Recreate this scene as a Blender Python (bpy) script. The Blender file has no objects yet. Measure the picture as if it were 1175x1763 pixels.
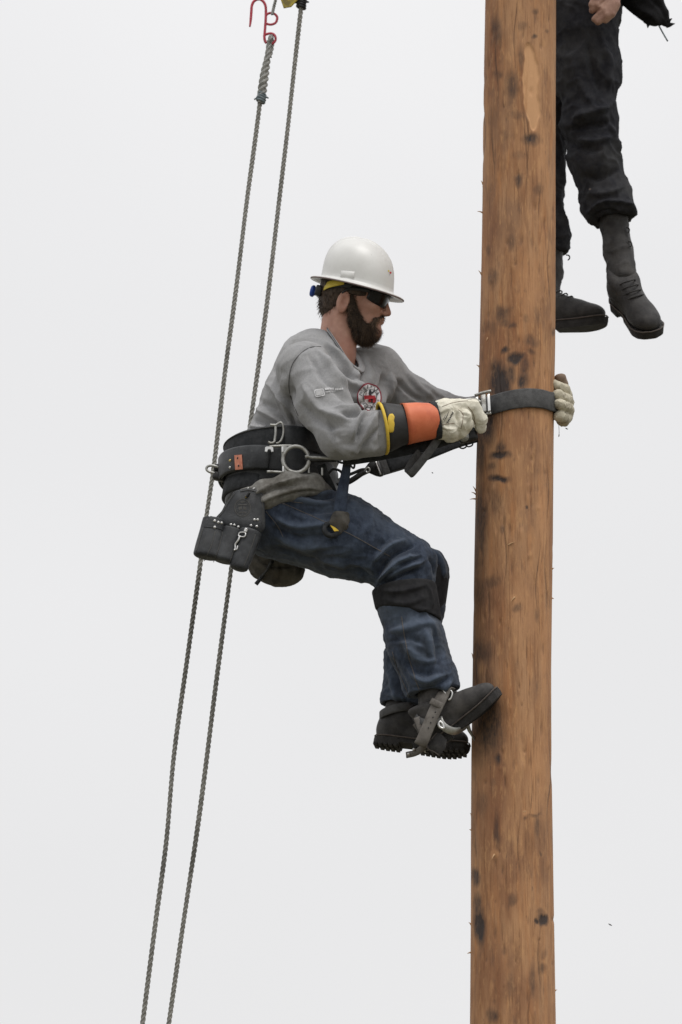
import bpy, bmesh, math, random
import numpy as np
from mathutils import Vector, Matrix
from mathutils.bvhtree import BVHTree

random.seed(7)
rng = np.random.default_rng(7)
scene = bpy.context.scene
COL = scene.collection

# ------------------------------------------------------------------ camera
W0, H0 = 1175.0, 1763.0
CAM = np.array([0.0, -12.0, 1.6])
PITCH = math.radians(16.0)
FOV = math.radians(14.64)
FPX = (H0 / 2) / math.tan(FOV / 2)
cam_data = bpy.data.cameras.new("camera")
cam = bpy.data.objects.new("camera", cam_data)
COL.objects.link(cam)
cam.location = CAM.tolist()
cam.rotation_euler = (math.pi / 2 + PITCH, 0, 0)
cam_data.sensor_fit = 'VERTICAL'
cam_data.sensor_height = 24.0
cam_data.sensor_width = 16.0
cam_data.lens = 24.0 / (2 * math.tan(FOV / 2))
cam_data.clip_start = 0.1
cam_data.clip_end = 3000
cam_data.dof.use_dof = True
cam_data.dof.focus_distance = 12.4
cam_data.dof.aperture_fstop = 2.2
scene.camera = cam

# ------------------------------------------------------------------ sky and sun
SUN_EL, SUN_AZ = math.radians(66), math.radians(-38)      # overcast: a wide soft sun, high, to the right
world = bpy.data.worlds.new("World")
scene.world = world
world.use_nodes = True
wn, wl = world.node_tree.nodes, world.node_tree.links
wn.clear()
w_out = wn.new('ShaderNodeOutputWorld')
w_bg = wn.new('ShaderNodeBackground')
w_sky = wn.new('ShaderNodeTexSky')
w_sky.sky_type = 'NISHITA'
w_sky.sun_disc = False
w_sky.sun_elevation = SUN_EL
w_sky.sun_rotation = math.pi + SUN_AZ
w_sky.air_density = 1.0
w_sky.dust_density = 6.0
w_tc = wn.new('ShaderNodeTexCoord')
w_sep = wn.new('ShaderNodeSeparateXYZ')
w_ramp = wn.new('ShaderNodeMapRange')                      # overcast dome: brighter towards the zenith everywhere
w_ramp.interpolation_type = 'SMOOTHSTEP'
w_ramp.inputs['From Min'].default_value = 0.28
w_ramp.inputs['From Max'].default_value = 1.0
w_ramp.inputs['To Min'].default_value = 8.6
w_ramp.inputs['To Max'].default_value = 14.0
w_noise = wn.new('ShaderNodeTexNoise')
w_noise.inputs['Scale'].default_value = 3.6
w_noise.inputs['Detail'].default_value = 3.0
w_nm = wn.new('ShaderNodeMapRange')
w_nm.inputs['To Min'].default_value = 0.92
w_nm.inputs['To Max'].default_value = 1.08
w_mul = wn.new('ShaderNodeMath'); w_mul.operation = 'MULTIPLY'
w_cloud = wn.new('ShaderNodeMix'); w_cloud.data_type = 'RGBA'; w_cloud.blend_type = 'MULTIPLY'
w_cloud.inputs[0].default_value = 1.0
w_cloud.inputs[6].default_value = (1.0, 0.995, 1.0, 1)
w_mix = wn.new('ShaderNodeMix'); w_mix.data_type = 'RGBA'
w_mix.inputs[0].default_value = 0.94                        # thick cloud hides nearly all of the clear sky
wl.new(w_tc.outputs['Generated'], w_sep.inputs[0])
wl.new(w_sep.outputs['Z'], w_ramp.inputs['Value'])
wl.new(w_tc.outputs['Generated'], w_noise.inputs['Vector'])
wl.new(w_noise.outputs['Fac'], w_nm.inputs['Value'])
wl.new(w_ramp.outputs[0], w_mul.inputs[0]); wl.new(w_nm.outputs[0], w_mul.inputs[1])
wl.new(w_mul.outputs[0], w_cloud.inputs[7])
wl.new(w_sky.outputs[0], w_mix.inputs[6]); wl.new(w_cloud.outputs[2], w_mix.inputs[7])
wl.new(w_mix.outputs[2], w_bg.inputs['Color'])
w_bg.inputs['Strength'].default_value = 0.1
wl.new(w_bg.outputs[0], w_out.inputs['Surface'])

sun_data = bpy.data.lights.new("sun", 'SUN')
sun_data.energy = 1.5
sun_data.angle = math.radians(28)
sun_data.color = (1.0, 0.975, 0.94)
sun = bpy.data.objects.new("sun", sun_data)
COL.objects.link(sun)
sd = Vector((math.sin(-SUN_AZ) * math.cos(SUN_EL), -math.cos(SUN_AZ) * math.cos(SUN_EL), math.sin(SUN_EL)))
sun.rotation_euler = sd.to_track_quat('Z', 'Y').to_euler()
sun.location = (4, -6, 14)

scene.view_settings.view_transform = 'Standard'
scene.view_settings.look = 'None'
scene.view_settings.gamma = 1.0
scene.view_settings.exposure = 0.0
scene.view_settings.use_curve_mapping = False
scene.render.engine = 'CYCLES'
scene.cycles.use_denoising = True
scene.cycles.max_bounces = 6
scene.render.film_transparent = False

# ------------------------------------------------------------------ pixel <-> world
CP, SP = math.cos(PITCH), math.sin(PITCH)
A3 = lambda v: np.array(v, dtype=np.float64)

def P(px, py, d=0.0):
    """point where the ray through a photograph pixel meets the upright plane y = d"""
    u, v = (px - W0 / 2) / FPX, (H0 / 2 - py) / FPX
    dr = A3((u, CP - v * SP, SP + v * CP))
    return CAM + dr * ((d - CAM[1]) / dr[1])

def proj(v):
    q = np.asarray(v) - CAM
    z = q[..., 1] * CP + q[..., 2] * SP
    return np.stack([W0 / 2 + FPX * q[..., 0] / z, H0 / 2 - FPX * (-q[..., 1] * SP + q[..., 2] * CP) / z], -1)

S = 12.48 / FPX                     # metres per photograph pixel at the pole
def nrm(v):
    v = A3(v); return v / (np.linalg.norm(v) + 1e-12)

# ------------------------------------------------------------------ object helpers
def root(name, label, cat, loc=(0, 0, 0), group=None):
    o = bpy.data.objects.new(name, None)
    o.empty_display_size = 0.1
    COL.objects.link(o)
    o.location = [float(c) for c in loc]
    o['label'] = label; o['category'] = cat
    if group: o['group'] = group
    return o

def origin_of(o):
    while o is not None and o.parent is not None: o = o.parent
    return A3(o.location) if o is not None else A3((0, 0, 0))

def add(name, verts, faces, mat, parent=None, smooth=True, label=None, attrs=None, base=None):
    """one mesh object; verts are world positions"""
    v = np.asarray(verts, dtype=np.float64)
    org = origin_of(parent) if parent is not None else (A3(base) if base is not None else A3((0, 0, 0)))
    v = v - org
    me = bpy.data.meshes.new(name)
    if isinstance(faces, np.ndarray):
        n, k = faces.shape
        me.vertices.add(len(v)); me.vertices.foreach_set('co', v.astype(np.float32).ravel())
        me.loops.add(n * k); me.loops.foreach_set('vertex_index', faces.astype(np.int32).ravel())
        me.polygons.add(n)
        me.polygons.foreach_set('loop_start', np.arange(0, n * k, k, dtype=np.int32))
        me.update(calc_edges=True)
        me.validate()
    else:
        me.from_pydata([tuple(map(float, x)) for x in v], [], [tuple(int(i) for i in f) for f in faces])
        me.update()
    if smooth: me.polygons.foreach_set('use_smooth', np.ones(len(me.polygons), dtype=bool))
    if attrs:
        for an, av in attrs.items():
            at = me.attributes.new(an, 'FLOAT', 'POINT')
            at.data.foreach_set('value', np.asarray(av, dtype=np.float32))
    if mat is not None: me.materials.append(mat)
    o = bpy.data.objects.new(name, me)
    COL.objects.link(o)
    if parent is not None: o.parent = parent
    else: o.location = org.tolist()
    if label: o['label'] = label
    return o

def spline(pts, n, closed=False):
    pts = np.asarray(pts, dtype=np.float64)
    m = len(pts)
    if closed:
        ext = np.vstack([pts[-1:], pts, pts[:2]]); segs = m
    else:
        ext = np.vstack([2 * pts[0] - pts[1], pts, 2 * pts[-1] - pts[-2]]); segs = m - 1
    seg_l = np.array([np.linalg.norm(ext[i + 2] - ext[i + 1]) for i in range(segs)])
    cum = np.concatenate([[0], np.cumsum(seg_l)])
    t = np.linspace(0, cum[-1], n, endpoint=not closed)
    out = np.zeros((n, pts.shape[1]))
    for j, tt in enumerate(t):
        i = min(int(np.searchsorted(cum, tt, 'right') - 1), segs - 1)
        f = (tt - cum[i]) / max(seg_l[i], 1e-9)
        p0, p1, p2, p3 = ext[i], ext[i + 1], ext[i + 2], ext[i + 3]
        out[j] = 0.5 * (2 * p1 + (p2 - p0) * f + (2 * p0 - 5 * p1 + 4 * p2 - p3) * f * f + (3 * p1 - p0 - 3 * p2 + p3) * f ** 3)
    return out

def tangents(path, closed=False):
    if closed: t = np.roll(path, -1, 0) - np.roll(path, 1, 0)
    else: t = np.gradient(path, axis=0)
    return t / (np.linalg.norm(t, axis=1, keepdims=True) + 1e-12)

def grid_faces(n, m, wrap_n=False, wrap_m=True):
    f = []
    for i in range(n if wrap_n else n - 1):
        i2 = (i + 1) % n
        for j in range(m if wrap_m else m - 1):
            j2 = (j + 1) % m
            f.append((i * m + j, i * m + j2, i2 * m + j2, i2 * m + j))
    return f

def frames(path, closed=False, up0=None):
    t = tangents(path, closed)
    u = A3((0.13, 0.31, 0.94)) if up0 is None else A3(up0)
    N = np.zeros_like(path)
    for i in range(len(path)):
        u = u - t[i] * np.dot(u, t[i]); u = nrm(u); N[i] = u
    return t, N, np.cross(t, N)

def tube(path, r, n=10, closed=False):
    path = np.asarray(path); m = len(path)
    r = np.broadcast_to(np.asarray(r, dtype=float), (m,))
    t, N, B = frames(path, closed)
    a = np.linspace(0, 2 * math.pi, n, endpoint=False)
    v = (path[:, None] + r[:, None, None] * (np.cos(a)[None, :, None] * N[:, None] + np.sin(a)[None, :, None] * B[:, None])).reshape(-1, 3)
    f = grid_faces(m, n, closed)
    if not closed:
        f += [tuple(range(n))[::-1], tuple(range((m - 1) * n, m * n))]
    return v, f

def band(path, across, w, th, closed=False):
    """a strap: rounded rectangular section, its width along `across`"""
    path = np.asarray(path); m = len(path)
    across = np.broadcast_to(np.asarray(across, dtype=float), (m, 3)).copy()
    w = np.broadcast_to(np.asarray(w, dtype=float), (m,)); th = np.broadcast_to(np.asarray(th, dtype=float), (m,))
    t = tangents(path, closed)
    across -= t * np.sum(across * t, 1, keepdims=True)
    across /= np.linalg.norm(across, axis=1, keepdims=True)
    nn = np.cross(t, across)
    e = 0.32
    sec = [(-.5, -.5 + e), (-.5, .5 - e), (-.5 + .06, .5), (0, .5), (.5 - .06, .5), (.5, .5 - e), (.5, -.5 + e), (.5 - .06, -.5), (0, -.5), (-.5 + .06, -.5)]
    v = np.stack([path + across * (a * w)[:, None] + nn * (b * th)[:, None] for a, b in sec], 1).reshape(-1, 3)
    k = len(sec)
    f = grid_faces(m, k, closed)
    if not closed: f += [tuple(range(k))[::-1], tuple(range((m - 1) * k, m * k))]
    return v, f

def prism(outline, normal, th, bev=0.0015):
    """flat plate from a closed 3-D outline (planar or gently curved), thickness along normal, small bevel"""
    o = np.asarray(outline); n = len(o); c = o.mean(0); nn = nrm(normal)
    ins = o + (c - o) / np.linalg.norm(c - o, axis=1, keepdims=True) * bev
    rings = [ins - nn * th / 2, o - nn * (th / 2 - bev), o + nn * (th / 2 - bev), ins + nn * th / 2]
    v = np.vstack(rings)
    f = grid_faces(4, n)
    f += [tuple(range(n))[::-1], tuple(range(3 * n, 4 * n))]
    return v, f

def boxm(c, ax, ay, az, sx, sy, sz, bev=0.12):
    """bevelled box with axes ax, ay, az and full sizes"""
    bm = bmesh.new(); bmesh.ops.create_cube(bm, size=1)
    M = np.array([nrm(ax) * sx, nrm(ay) * sy, nrm(az) * sz])
    for q in bm.verts: q.co = Vector((A3(q.co) @ M + A3(c)).tolist())
    b = min(sx, sy, sz) * bev
    bmesh.ops.bevel(bm, geom=bm.edges[:] , offset=b, segments=2, profile=0.6, affect='EDGES')
    v = [tuple(q.co) for q in bm.verts]; f = [tuple(q.index for q in p.verts) for p in bm.faces]
    bm.verts.index_update(); f = [tuple(q.index for q in p.verts) for p in bm.faces]
    bm.free(); return np.array(v), f

def merge(*parts):
    V, F, n = [], [], 0
    for v, f in parts:
        V.append(np.asarray(v)); F += [tuple(int(i) + n for i in q) for q in f]; n += len(v)
    return np.vstack(V), F

# ------------------------------------------------------------------ distance fields -> meshes
def cone(p, a, b, ra, rb, n=None, k=1.0):
    a, b = A3(a), A3(b); ba = b - a
    t = np.clip(((p - a) @ ba) / max(ba @ ba, 1e-12), 0, 1)
    q = p - (a + t[:, None] * ba)
    if n is not None:
        n = nrm(n); s = q @ n
        q = q + n * (s * (1 / k - 1))[:, None]
    return (np.sqrt((q * q).sum(1)) - (ra + t * (rb - ra))) * min(1.0, k)

def ell(p, c, r, M=None):
    q = p - A3(c)
    if M is not None: q = q @ M
    r = A3(r)
    k0 = np.sqrt(((q / r) ** 2).sum(1)); k1 = np.sqrt(((q / (r * r)) ** 2).sum(1)) + 1e-9
    return k0 * (k0 - 1) / k1

def smin(a, b, k):
    h = np.clip(.5 + .5 * (b - a) / k, 0, 1)
    return b * (1 - h) + a * h - k * h * (1 - h)
def smax(a, b, k): return -smin(-a, -b, k)

def chain(p, pts, k=0.02):
    """pts: (position, radius); a limb of tapering segments"""
    d = None
    for (a, ra), (b, rb) in zip(pts[:-1], pts[1:]):
        e = cone(p, a, b, ra, rb)
        d = e if d is None else smin(d, e, k)
    return d

def plane(p, c, n): return (p - A3(c)) @ nrm(n)

def field_mesh(fn, lo, hi, h):
    lo, hi = A3(lo), A3(hi)
    n = np.ceil((hi - lo) / h).astype(int) + 2
    n = (n + 3) // 4 * 4
    ax = [lo[i] + h * np.arange(n[i]) for i in range(3)]
    cx = [a[::4] + 1.5 * h for a in ax]
    C = np.stack(np.meshgrid(*cx, indexing='ij'), -1).reshape(-1, 3)
    dc = fn(C).reshape([len(c) for c in cx])
    up = dc.repeat(4, 0).repeat(4, 1).repeat(4, 2).astype(np.float32)
    ii = np.nonzero(np.abs(up) < 9 * h)
    pts = np.stack([ax[0][ii[0]], ax[1][ii[1]], ax[2][ii[2]]], -1)
    vol = up
    for s in range(0, len(pts), 400000):
        e = slice(s, s + 400000)
        vol[ii[0][e], ii[1][e], ii[2][e]] = fn(pts[e])
    ins = vol < 0
    nx, ny, nz = [x - 1 for x in vol.shape]
    corner = [(i, j, k) for i in (0, 1) for j in (0, 1) for k in (0, 1)]
    cnt = sum(ins[i:i + nx, j:j + ny, k:k + nz].astype(np.int8) for i, j, k in corner)
    act = (cnt > 0) & (cnt < 8)
    ci = np.stack(np.nonzero(act), -1)
    idx = -np.ones(act.shape, dtype=np.int64); idx[act] = np.arange(len(ci))
    acc = np.zeros((len(ci), 3)); num = np.zeros(len(ci))
    for c0 in corner:
        for a in range(3):
            if c0[a]: continue
            c1 = list(c0); c1[a] = 1
            v0 = vol[ci[:, 0] + c0[0], ci[:, 1] + c0[1], ci[:, 2] + c0[2]]
            v1 = vol[ci[:, 0] + c1[0], ci[:, 1] + c1[1], ci[:, 2] + c1[2]]
            x = (v0 < 0) != (v1 < 0)
            t = np.where(x, v0 / np.where(x, v0 - v1, 1), 0)
            q = np.tile(A3(c0), (len(ci), 1)); q[:, a] = t
            acc += q * x[:, None]; num += x
    V = lo + h * (ci + acc / num[:, None])
    F = []
    for a in range(3):
        b, c = (a + 1) % 3, (a + 2) % 3
        sl0 = [slice(None)] * 3; sl1 = [slice(None)] * 3
        sl0[a] = slice(0, -1); sl1[a] = slice(1, None)
        for s in (sl0, sl1):
            s[b] = slice(1, -1); s[c] = slice(1, -1)
        A, B = ins[tuple(sl0)], ins[tuple(sl1)]
        for flip, m in ((False, A & ~B), (True, ~A & B)):
            e = np.stack(np.nonzero(m), -1)
            if not len(e): continue
            e[:, b] += 1; e[:, c] += 1
            def cell(db, dc_):
                q = e.copy(); q[:, b] -= db; q[:, c] -= dc_
                return idx[q[:, 0], q[:, 1], q[:, 2]]
            quad = np.stack([cell(1, 1), cell(0, 1), cell(0, 0), cell(1, 0)], -1)
            F.append(quad[:, ::-1] if flip else quad)
    F = np.vstack(F)
    F = F[(F >= 0).all(1)]
    return V, F

def vnormals(V, F):
    n = np.cross(V[F[:, 2]] - V[F[:, 0]], V[F[:, 3]] - V[F[:, 1]])
    N = np.zeros_like(V)
    for i in range(4): np.add.at(N, F[:, i], n)
    return N / (np.linalg.norm(N, axis=1, keepdims=True) + 1e-12)

def relax(V, F, it=2, lam=0.5):
    e = np.vstack([F[:, [0, 1]], F[:, [1, 2]], F[:, [2, 3]], F[:, [3, 0]]])
    deg = np.bincount(e.ravel(), minlength=len(V))[:, None].astype(float)
    for _ in range(it):
        acc = np.zeros_like(V)
        np.add.at(acc, e[:, 0], V[e[:, 1]]); np.add.at(acc, e[:, 1], V[e[:, 0]])
        V = V + lam * (acc / np.maximum(deg, 1) - V)
    return V

def seg_dist(q, line):
    """distance of 2-D points to a polyline, and the parameter along it"""
    best = np.full(len(q), 1e9); par = np.zeros(len(q)); m = len(line) - 1
    for i in range(m):
        a, b = A3(line[i]), A3(line[i + 1]); ba = b - a
        t = np.clip(((q - a) @ ba) / (ba @ ba), 0, 1)
        d = np.linalg.norm(q - (a + t[:, None] * ba), axis=1)
        m_ = d < best; best[m_] = d[m_]; par[m_] = (i + t[m_]) / m
    return best, par

def wave(V, seed, freq, n=7, aniso=(1, 1, 1)):
    r = np.random.default_rng(seed); o = np.zeros(len(V))
    for _ in range(n):
        k = r.normal(size=3); k = k / np.linalg.norm(k) * freq * r.uniform(.6, 1.5) * A3(aniso)
        o += np.sin(V @ k + r.uniform(0, 6.28))
    return o / n

from mathutils import noise as mnoise
def ridged(V, freq, seed, stretch=(1, 1, 1), sharp=5.0):
    """creased-cloth noise: thin crests between broad hollows"""
    st = A3(stretch) * freq; off = A3((seed * 3.7, seed * 1.3, seed * 7.1))
    o = np.empty(len(V))
    Q = V * st + off
    for i, q in enumerate(Q.tolist()):
        v = Vector(q); w = mnoise.noise(v * .6)
        o[i] = mnoise.noise(v + Vector((w, -w, w)) * .8)
    return np.exp(-np.abs(o * sharp) ** 1.4) - .35

def folds(V, F, lines, dmin=-9, dmax=9, noise=(), creases=(), gain=1.5):
    """raise cloth ridges (or sink creases) that run along lines picked in the photograph"""
    N = vnormals(V, F); q = proj(V)
    face = np.clip(-(N @ nrm((0, CP, SP))) * 2.0 + 0.25, 0, 1) * ((V[:, 1] > dmin) & (V[:, 1] < dmax))
    D = np.zeros(len(V))
    jit = np.stack([3.0 * wave(V, 301, 55), 3.0 * wave(V, 302, 55)], -1)
    for line, w, amp in lines:
        ln = spline(A3(line), max(6, 3 * len(line)))
        qq = q + jit
        d, t = seg_dist(qq, ln)
        i = np.clip((t * (len(ln) - 1)).astype(int), 0, len(ln) - 2)
        tg = ln[i + 1] - ln[i]; rel = qq - ln[i]
        sg = np.sign(tg[:, 0] * rel[:, 1] - tg[:, 1] * rel[:, 0])
        tap = np.clip(np.sin(np.pi * np.clip(t, 0.02, .98)) * 1.5, 0, 1)
        ww = w * (.45 + .55 * tap)
        x = d / ww
        prof = np.where(sg > 0, np.exp(-(x / .62) ** 2), np.exp(-(x / 1.25) ** 2))     # steep on one side, easy on the other
        D += gain * amp * prof * tap * face
    for seed, fr, amp, an in noise:
        D += amp * wave(V, seed, fr, aniso=an)
    for seed, fr, amp, st in creases:
        D += amp * ridged(V, fr, seed, st)
    return V + N * D[:, None], D

BVH = {}
def bvh_of(objs):
    V, F, n = [], [], 0
    for o in objs:
        org = origin_of(o) if o.parent else A3(o.location)
        co = np.zeros(len(o.data.vertices) * 3, dtype=np.float32); o.data.vertices.foreach_get('co', co)
        V += [tuple(x) for x in (co.reshape(-1, 3) + org)]
        F += [tuple(i + n for i in p.vertices) for p in o.data.polygons]
        n = len(V)
    return BVHTree.FromPolygons(V, F)

def onto(bvh, px, py, off=0.002, beyond=None):
    """where the ray through a pixel meets a built surface, lifted a little along its normal"""
    u, v = (px - W0 / 2) / FPX, (H0 / 2 - py) / FPX
    dr = Vector((u, CP - v * SP, SP + v * CP)).normalized()
    hit = bvh.ray_cast(Vector(CAM.tolist()), dr)
    while beyond is not None and hit[0] is not None and hit[0].y < beyond:
        hit = bvh.ray_cast(hit[0] + dr * .002, dr)
    if hit[0] is None: return None
    nn = hit[1] if hit[1].dot(dr) < 0 else -hit[1]
    return A3(hit[0]) + A3(nn) * off

def onto_all(bvh, pix, off=0.002, fall=-0.2, beyond=None):
    out, last = [], None
    for x, y in pix:
        h = onto(bvh, x, y, off, beyond)
        if h is None: h = P(x, y, fall if last is None else last[1])
        last = h; out.append(h)
    return np.array(out)

# ------------------------------------------------------------------ materials
def mat(name, c1, c2=None, rough=0.7, scale=40, stretch=(1, 1, 1), bump=0.0, bscale=300, metal=0.0, spec=0.4, detail=5.0, lo=0.35, hi=0.65, sheen=0.0, coat=0.0):
    m = bpy.data.materials.new(name); m.use_nodes = True
    nt = m.node_tree; N, L = nt.nodes, nt.links
    b = N['Principled BSDF']
    b.inputs['Roughness'].default_value = rough; b.inputs['Metallic'].default_value = metal
    b.inputs['Specular IOR Level'].default_value = spec
    if sheen: b.inputs['Sheen Weight'].default_value = sheen; b.inputs['Sheen Roughness'].default_value = 0.6
    if coat: b.inputs['Coat Weight'].default_value = coat; b.inputs['Coat Roughness'].default_value = 0.15
    c2 = c1 if c2 is None else c2
    tc = N.new('ShaderNodeTexCoord'); mp = N.new('ShaderNodeMapping'); mp.inputs['Scale'].default_value = stretch
    L.new(tc.outputs['Object'], mp.inputs[0])
    no = N.new('ShaderNodeTexNoise'); no.inputs['Scale'].default_value = scale; no.inputs['Detail'].default_value = detail
    no.inputs['Roughness'].default_value = 0.6
    L.new(mp.outputs[0], no.inputs['Vector'])
    rp = N.new('ShaderNodeValToRGB'); rp.color_ramp.elements[0].position = lo; rp.color_ramp.elements[1].position = hi
    rp.color_ramp.elements[0].color = (*c1, 1); rp.color_ramp.elements[1].color = (*c2, 1)
    L.new(no.outputs['Fac'], rp.inputs[0]); L.new(rp.outputs[0], b.inputs['Base Color'])
    if bump:
        n2 = N.new('ShaderNodeTexNoise'); n2.inputs['Scale'].default_value = bscale; n2.inputs['Detail'].default_value = 3
        L.new(mp.outputs[0], n2.inputs['Vector'])
        bp = N.new('ShaderNodeBump'); bp.inputs['Strength'].default_value = bump; bp.inputs['Distance'].default_value = 0.004
        L.new(n2.outputs['Fac'], bp.inputs['Height']); L.new(bp.outputs[0], b.inputs['Normal'])
    m['ramp'] = rp.name
    return m

def tint_by(m, attr, col, strength=1.0, lo=0.0, hi=1.0, noise=None):
    """mix the base colour towards col where a mesh attribute is high (wear, stains, tar)"""
    nt = m.node_tree; N, L = nt.nodes, nt.links
    b = N['Principled BSDF']; src = b.inputs['Base Color'].links[0].from_socket
    at = N.new('ShaderNodeAttribute'); at.attribute_name = attr
    mr = N.new('ShaderNodeMapRange'); mr.inputs['From Min'].default_value = lo; mr.inputs['From Max'].default_value = hi
    mr.inputs['To Max'].default_value = strength
    fac = at.outputs['Fac']
    if noise:
        sc, st, amt = noise
        tc = N.new('ShaderNodeTexCoord'); mp = N.new('ShaderNodeMapping'); mp.inputs['Scale'].default_value = st
        no = N.new('ShaderNodeTexNoise'); no.inputs['Scale'].default_value = sc; no.inputs['Detail'].default_value = 6; no.inputs['Roughness'].default_value = 0.7
        L.new(tc.outputs['Object'], mp.inputs[0]); L.new(mp.outputs[0], no.inputs['Vector'])
        sb = N.new('ShaderNodeMath'); sb.operation = 'SUBTRACT'; sb.inputs[1].default_value = 0.5
        ml = N.new('ShaderNodeMath'); ml.operation = 'MULTIPLY_ADD'; ml.inputs[1].default_value = amt
        g = N.new('ShaderNodeMath'); g.operation = 'MULTIPLY'          # noise only breaks up where the attribute is present
        L.new(no.outputs['Fac'], sb.inputs[0]); L.new(sb.outputs[0], g.inputs[0]); L.new(fac, g.inputs[1])
        L.new(g.outputs[0], ml.inputs[0]); L.new(fac, ml.inputs[2]); fac = ml.outputs[0]
    L.new(fac, mr.inputs['Value'])
    mx = N.new('ShaderNodeMix'); mx.data_type = 'RGBA'; mx.inputs[7].default_value = (*col, 1)
    L.new(mr.outputs[0], mx.inputs[0]); L.new(src, mx.inputs[6]); L.new(mx.outputs[2], b.inputs['Base Color'])
    return m

def layer(m, c, scale, stretch, lo, hi, amount):
    """another noise layer of colour over the base (grime, streaks, fading)"""
    nt = m.node_tree; N, L = nt.nodes, nt.links
    b = N['Principled BSDF']; src = b.inputs['Base Color'].links[0].from_socket
    tc = N.new('ShaderNodeTexCoord'); mp = N.new('ShaderNodeMapping'); mp.inputs['Scale'].default_value = stretch
    mp.inputs['Location'].default_value = (scale * .37, 1.7, lo * 9)
    no = N.new('ShaderNodeTexNoise'); no.inputs['Scale'].default_value = scale; no.inputs['Detail'].default_value = 6; no.inputs['Roughness'].default_value = .65
    L.new(tc.outputs['Object'], mp.inputs[0]); L.new(mp.outputs[0], no.inputs['Vector'])
    mr = N.new('ShaderNodeMapRange'); mr.inputs['From Min'].default_value = lo; mr.inputs['From Max'].default_value = hi; mr.inputs['To Max'].default_value = amount
    L.new(no.outputs['Fac'], mr.inputs['Value'])
    mx = N.new('ShaderNodeMix'); mx.data_type = 'RGBA'; mx.inputs[7].default_value = (*c, 1)
    L.new(mr.outputs[0], mx.inputs[0]); L.new(src, mx.inputs[6]); L.new(mx.outputs[2], b.inputs['Base Color'])
    return m

M = {}
M['grass'] = layer(mat('grass', (.06, .06, .035), (.15, .14, .09), .9, 3.0, bump=.6, bscale=60), (.22, .20, .16), .35, (1, 1, 1), .44, .58, .85)
M['wood'] = mat('pole_wood', (.245, .112, .051), (.465, .256, .128), .75, 9, (3.2, 3.2, .5), .35, 60, spec=.25, lo=.30, hi=.72)
layer(M['wood'], (.425, .243, .130), 2.3, (3.5, 3.5, .8), .46, .64, .75)
layer(M['wood'], (.43, .198, .082), 5.5, (6, 6, .7), .52, .66, .6)
layer(M['wood'], (.14, .07, .036), 20, (4, 4, .3), .56, .70, .4)
layer(M['wood'], (.19, .105, .065), 5, (2, 2, .8), .52, .68, .55)
tint_by(M['wood'], 'pale', (.50, .265, .13), .9, .05, .6, (30, (3, 3, .4), .8))
tint_by(M['wood'], 'red', (.19, .078, .040), .85, .0, 1.0, (26, (3, 3, .35), 1.4))
layer(M['wood'], (.54, .30, .14), 34, (2.2, 2.2, .55), .54, .66, .45)
layer(M['wood'], (.14, .085, .06), 11, (2.2, 2.2, .75), .58, .72, .5)
layer(M['wood'], (.13, .06, .03), 75, (3, 3, .10), .54, .66, .55)
layer(M['wood'], (.08, .055, .045), 48, (2.0, 2.0, .45), .64, .72, .55)
tint_by(M['wood'], 'scar', (.58, .33, .17), .85, .0, .8, (24, (2.5, 2.5, .6), .6))
tint_by(M['wood'], 'stain', (.030, .028, .030), .93, .12, .95, (70, (2, 2, .7), 1.5))
M['beam'] = mat('crossarm_wood', (.16, .11, .07), (.3, .22, .14), .8, 8, (.3, 4, 4), .4, 80)
M['splinter'] = mat('splinter_wood', (.42, .24, .12), (.55, .36, .2), .8, 60)
M['rope'] = layer(mat('rope_fibre', (.25, .245, .225), (.36, .355, .325), .9, 60, bump=.8, bscale=700, spec=.2), (.13, .127, .115), 4, (1, 1, 1), .5, .64, .7)
M['rope_light'] = mat('rope_clean', (.26, .26, .245), (.44, .44, .42), .9, 60, bump=.8, bscale=700, spec=.2)
M['seize'] = mat('seizing_tape', (.10, .13, .145), (.2, .24, .26), .7, 60, bump=.5)
M['red'] = layer(mat('red_paint', (.40, .035, .06), (.50, .06, .09), .45, 20, spec=.4), (.2, .03, .03), 45, (1, 1, 1), .55, .65, .6)
M['yellow_block'] = layer(mat('yellow_block_paint', (.36, .28, .03), (.5, .4, .05), .5, 12), (.12, .09, .03), 20, (1, 1, 1), .5, .62, .8)
M['skin'] = layer(mat('skin', (.40, .215, .16), (.50, .29, .22), .55, 28, bump=.12, bscale=220, spec=.35), (.40, .165, .12), 9, (1, 1, 1), .48, .66, .45)
M['skin'].node_tree.nodes['Principled BSDF'].inputs['Subsurface Weight'].default_value = 0.12
M['skin'].node_tree.nodes['Principled BSDF'].inputs['Subsurface Radius'].default_value = (.01, .004, .002)
M['hair'] = mat('brown_hair', (.03, .02, .014), (.085, .056, .038), .6, 60, (1, 1, .35), .8, 260)
M['beard'] = mat('brown_beard', (.032, .023, .017), (.10, .07, .048), .65, 70, (1, 1, .4), .9, 260)
M['beard_light'] = mat('sandy_beard_tips', (.10, .065, .04), (.22, .15, .095), .65, 70, (1, 1, .4), .9, 260)
M['shirt'] = mat('grey_jersey', (.24, .241, .247), (.305, .306, .312), .92, 170, bump=.22, bscale=900, spec=.15, sheen=.15, lo=.3, hi=.7)
layer(M['shirt'], (.22, .215, .205), 6, (1, 1, 1), .5, .7, .4)
layer(M['shirt'], (.40, .40, .41), 420, (1, 1, 1), .55, .7, .35)
layer(M['shirt'], (.17, .17, .172), 380, (1, 1, .6), .57, .72, .35)
M['collar'] = mat('grey_rib_knit', (.29, .29, .295), (.36, .36, .365), .92, 170, bump=.25, bscale=700, spec=.15)
M['stitch'] = mat('dark_stitching', (.06, .06, .062), (.1, .1, .1), .9, 200)
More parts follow.
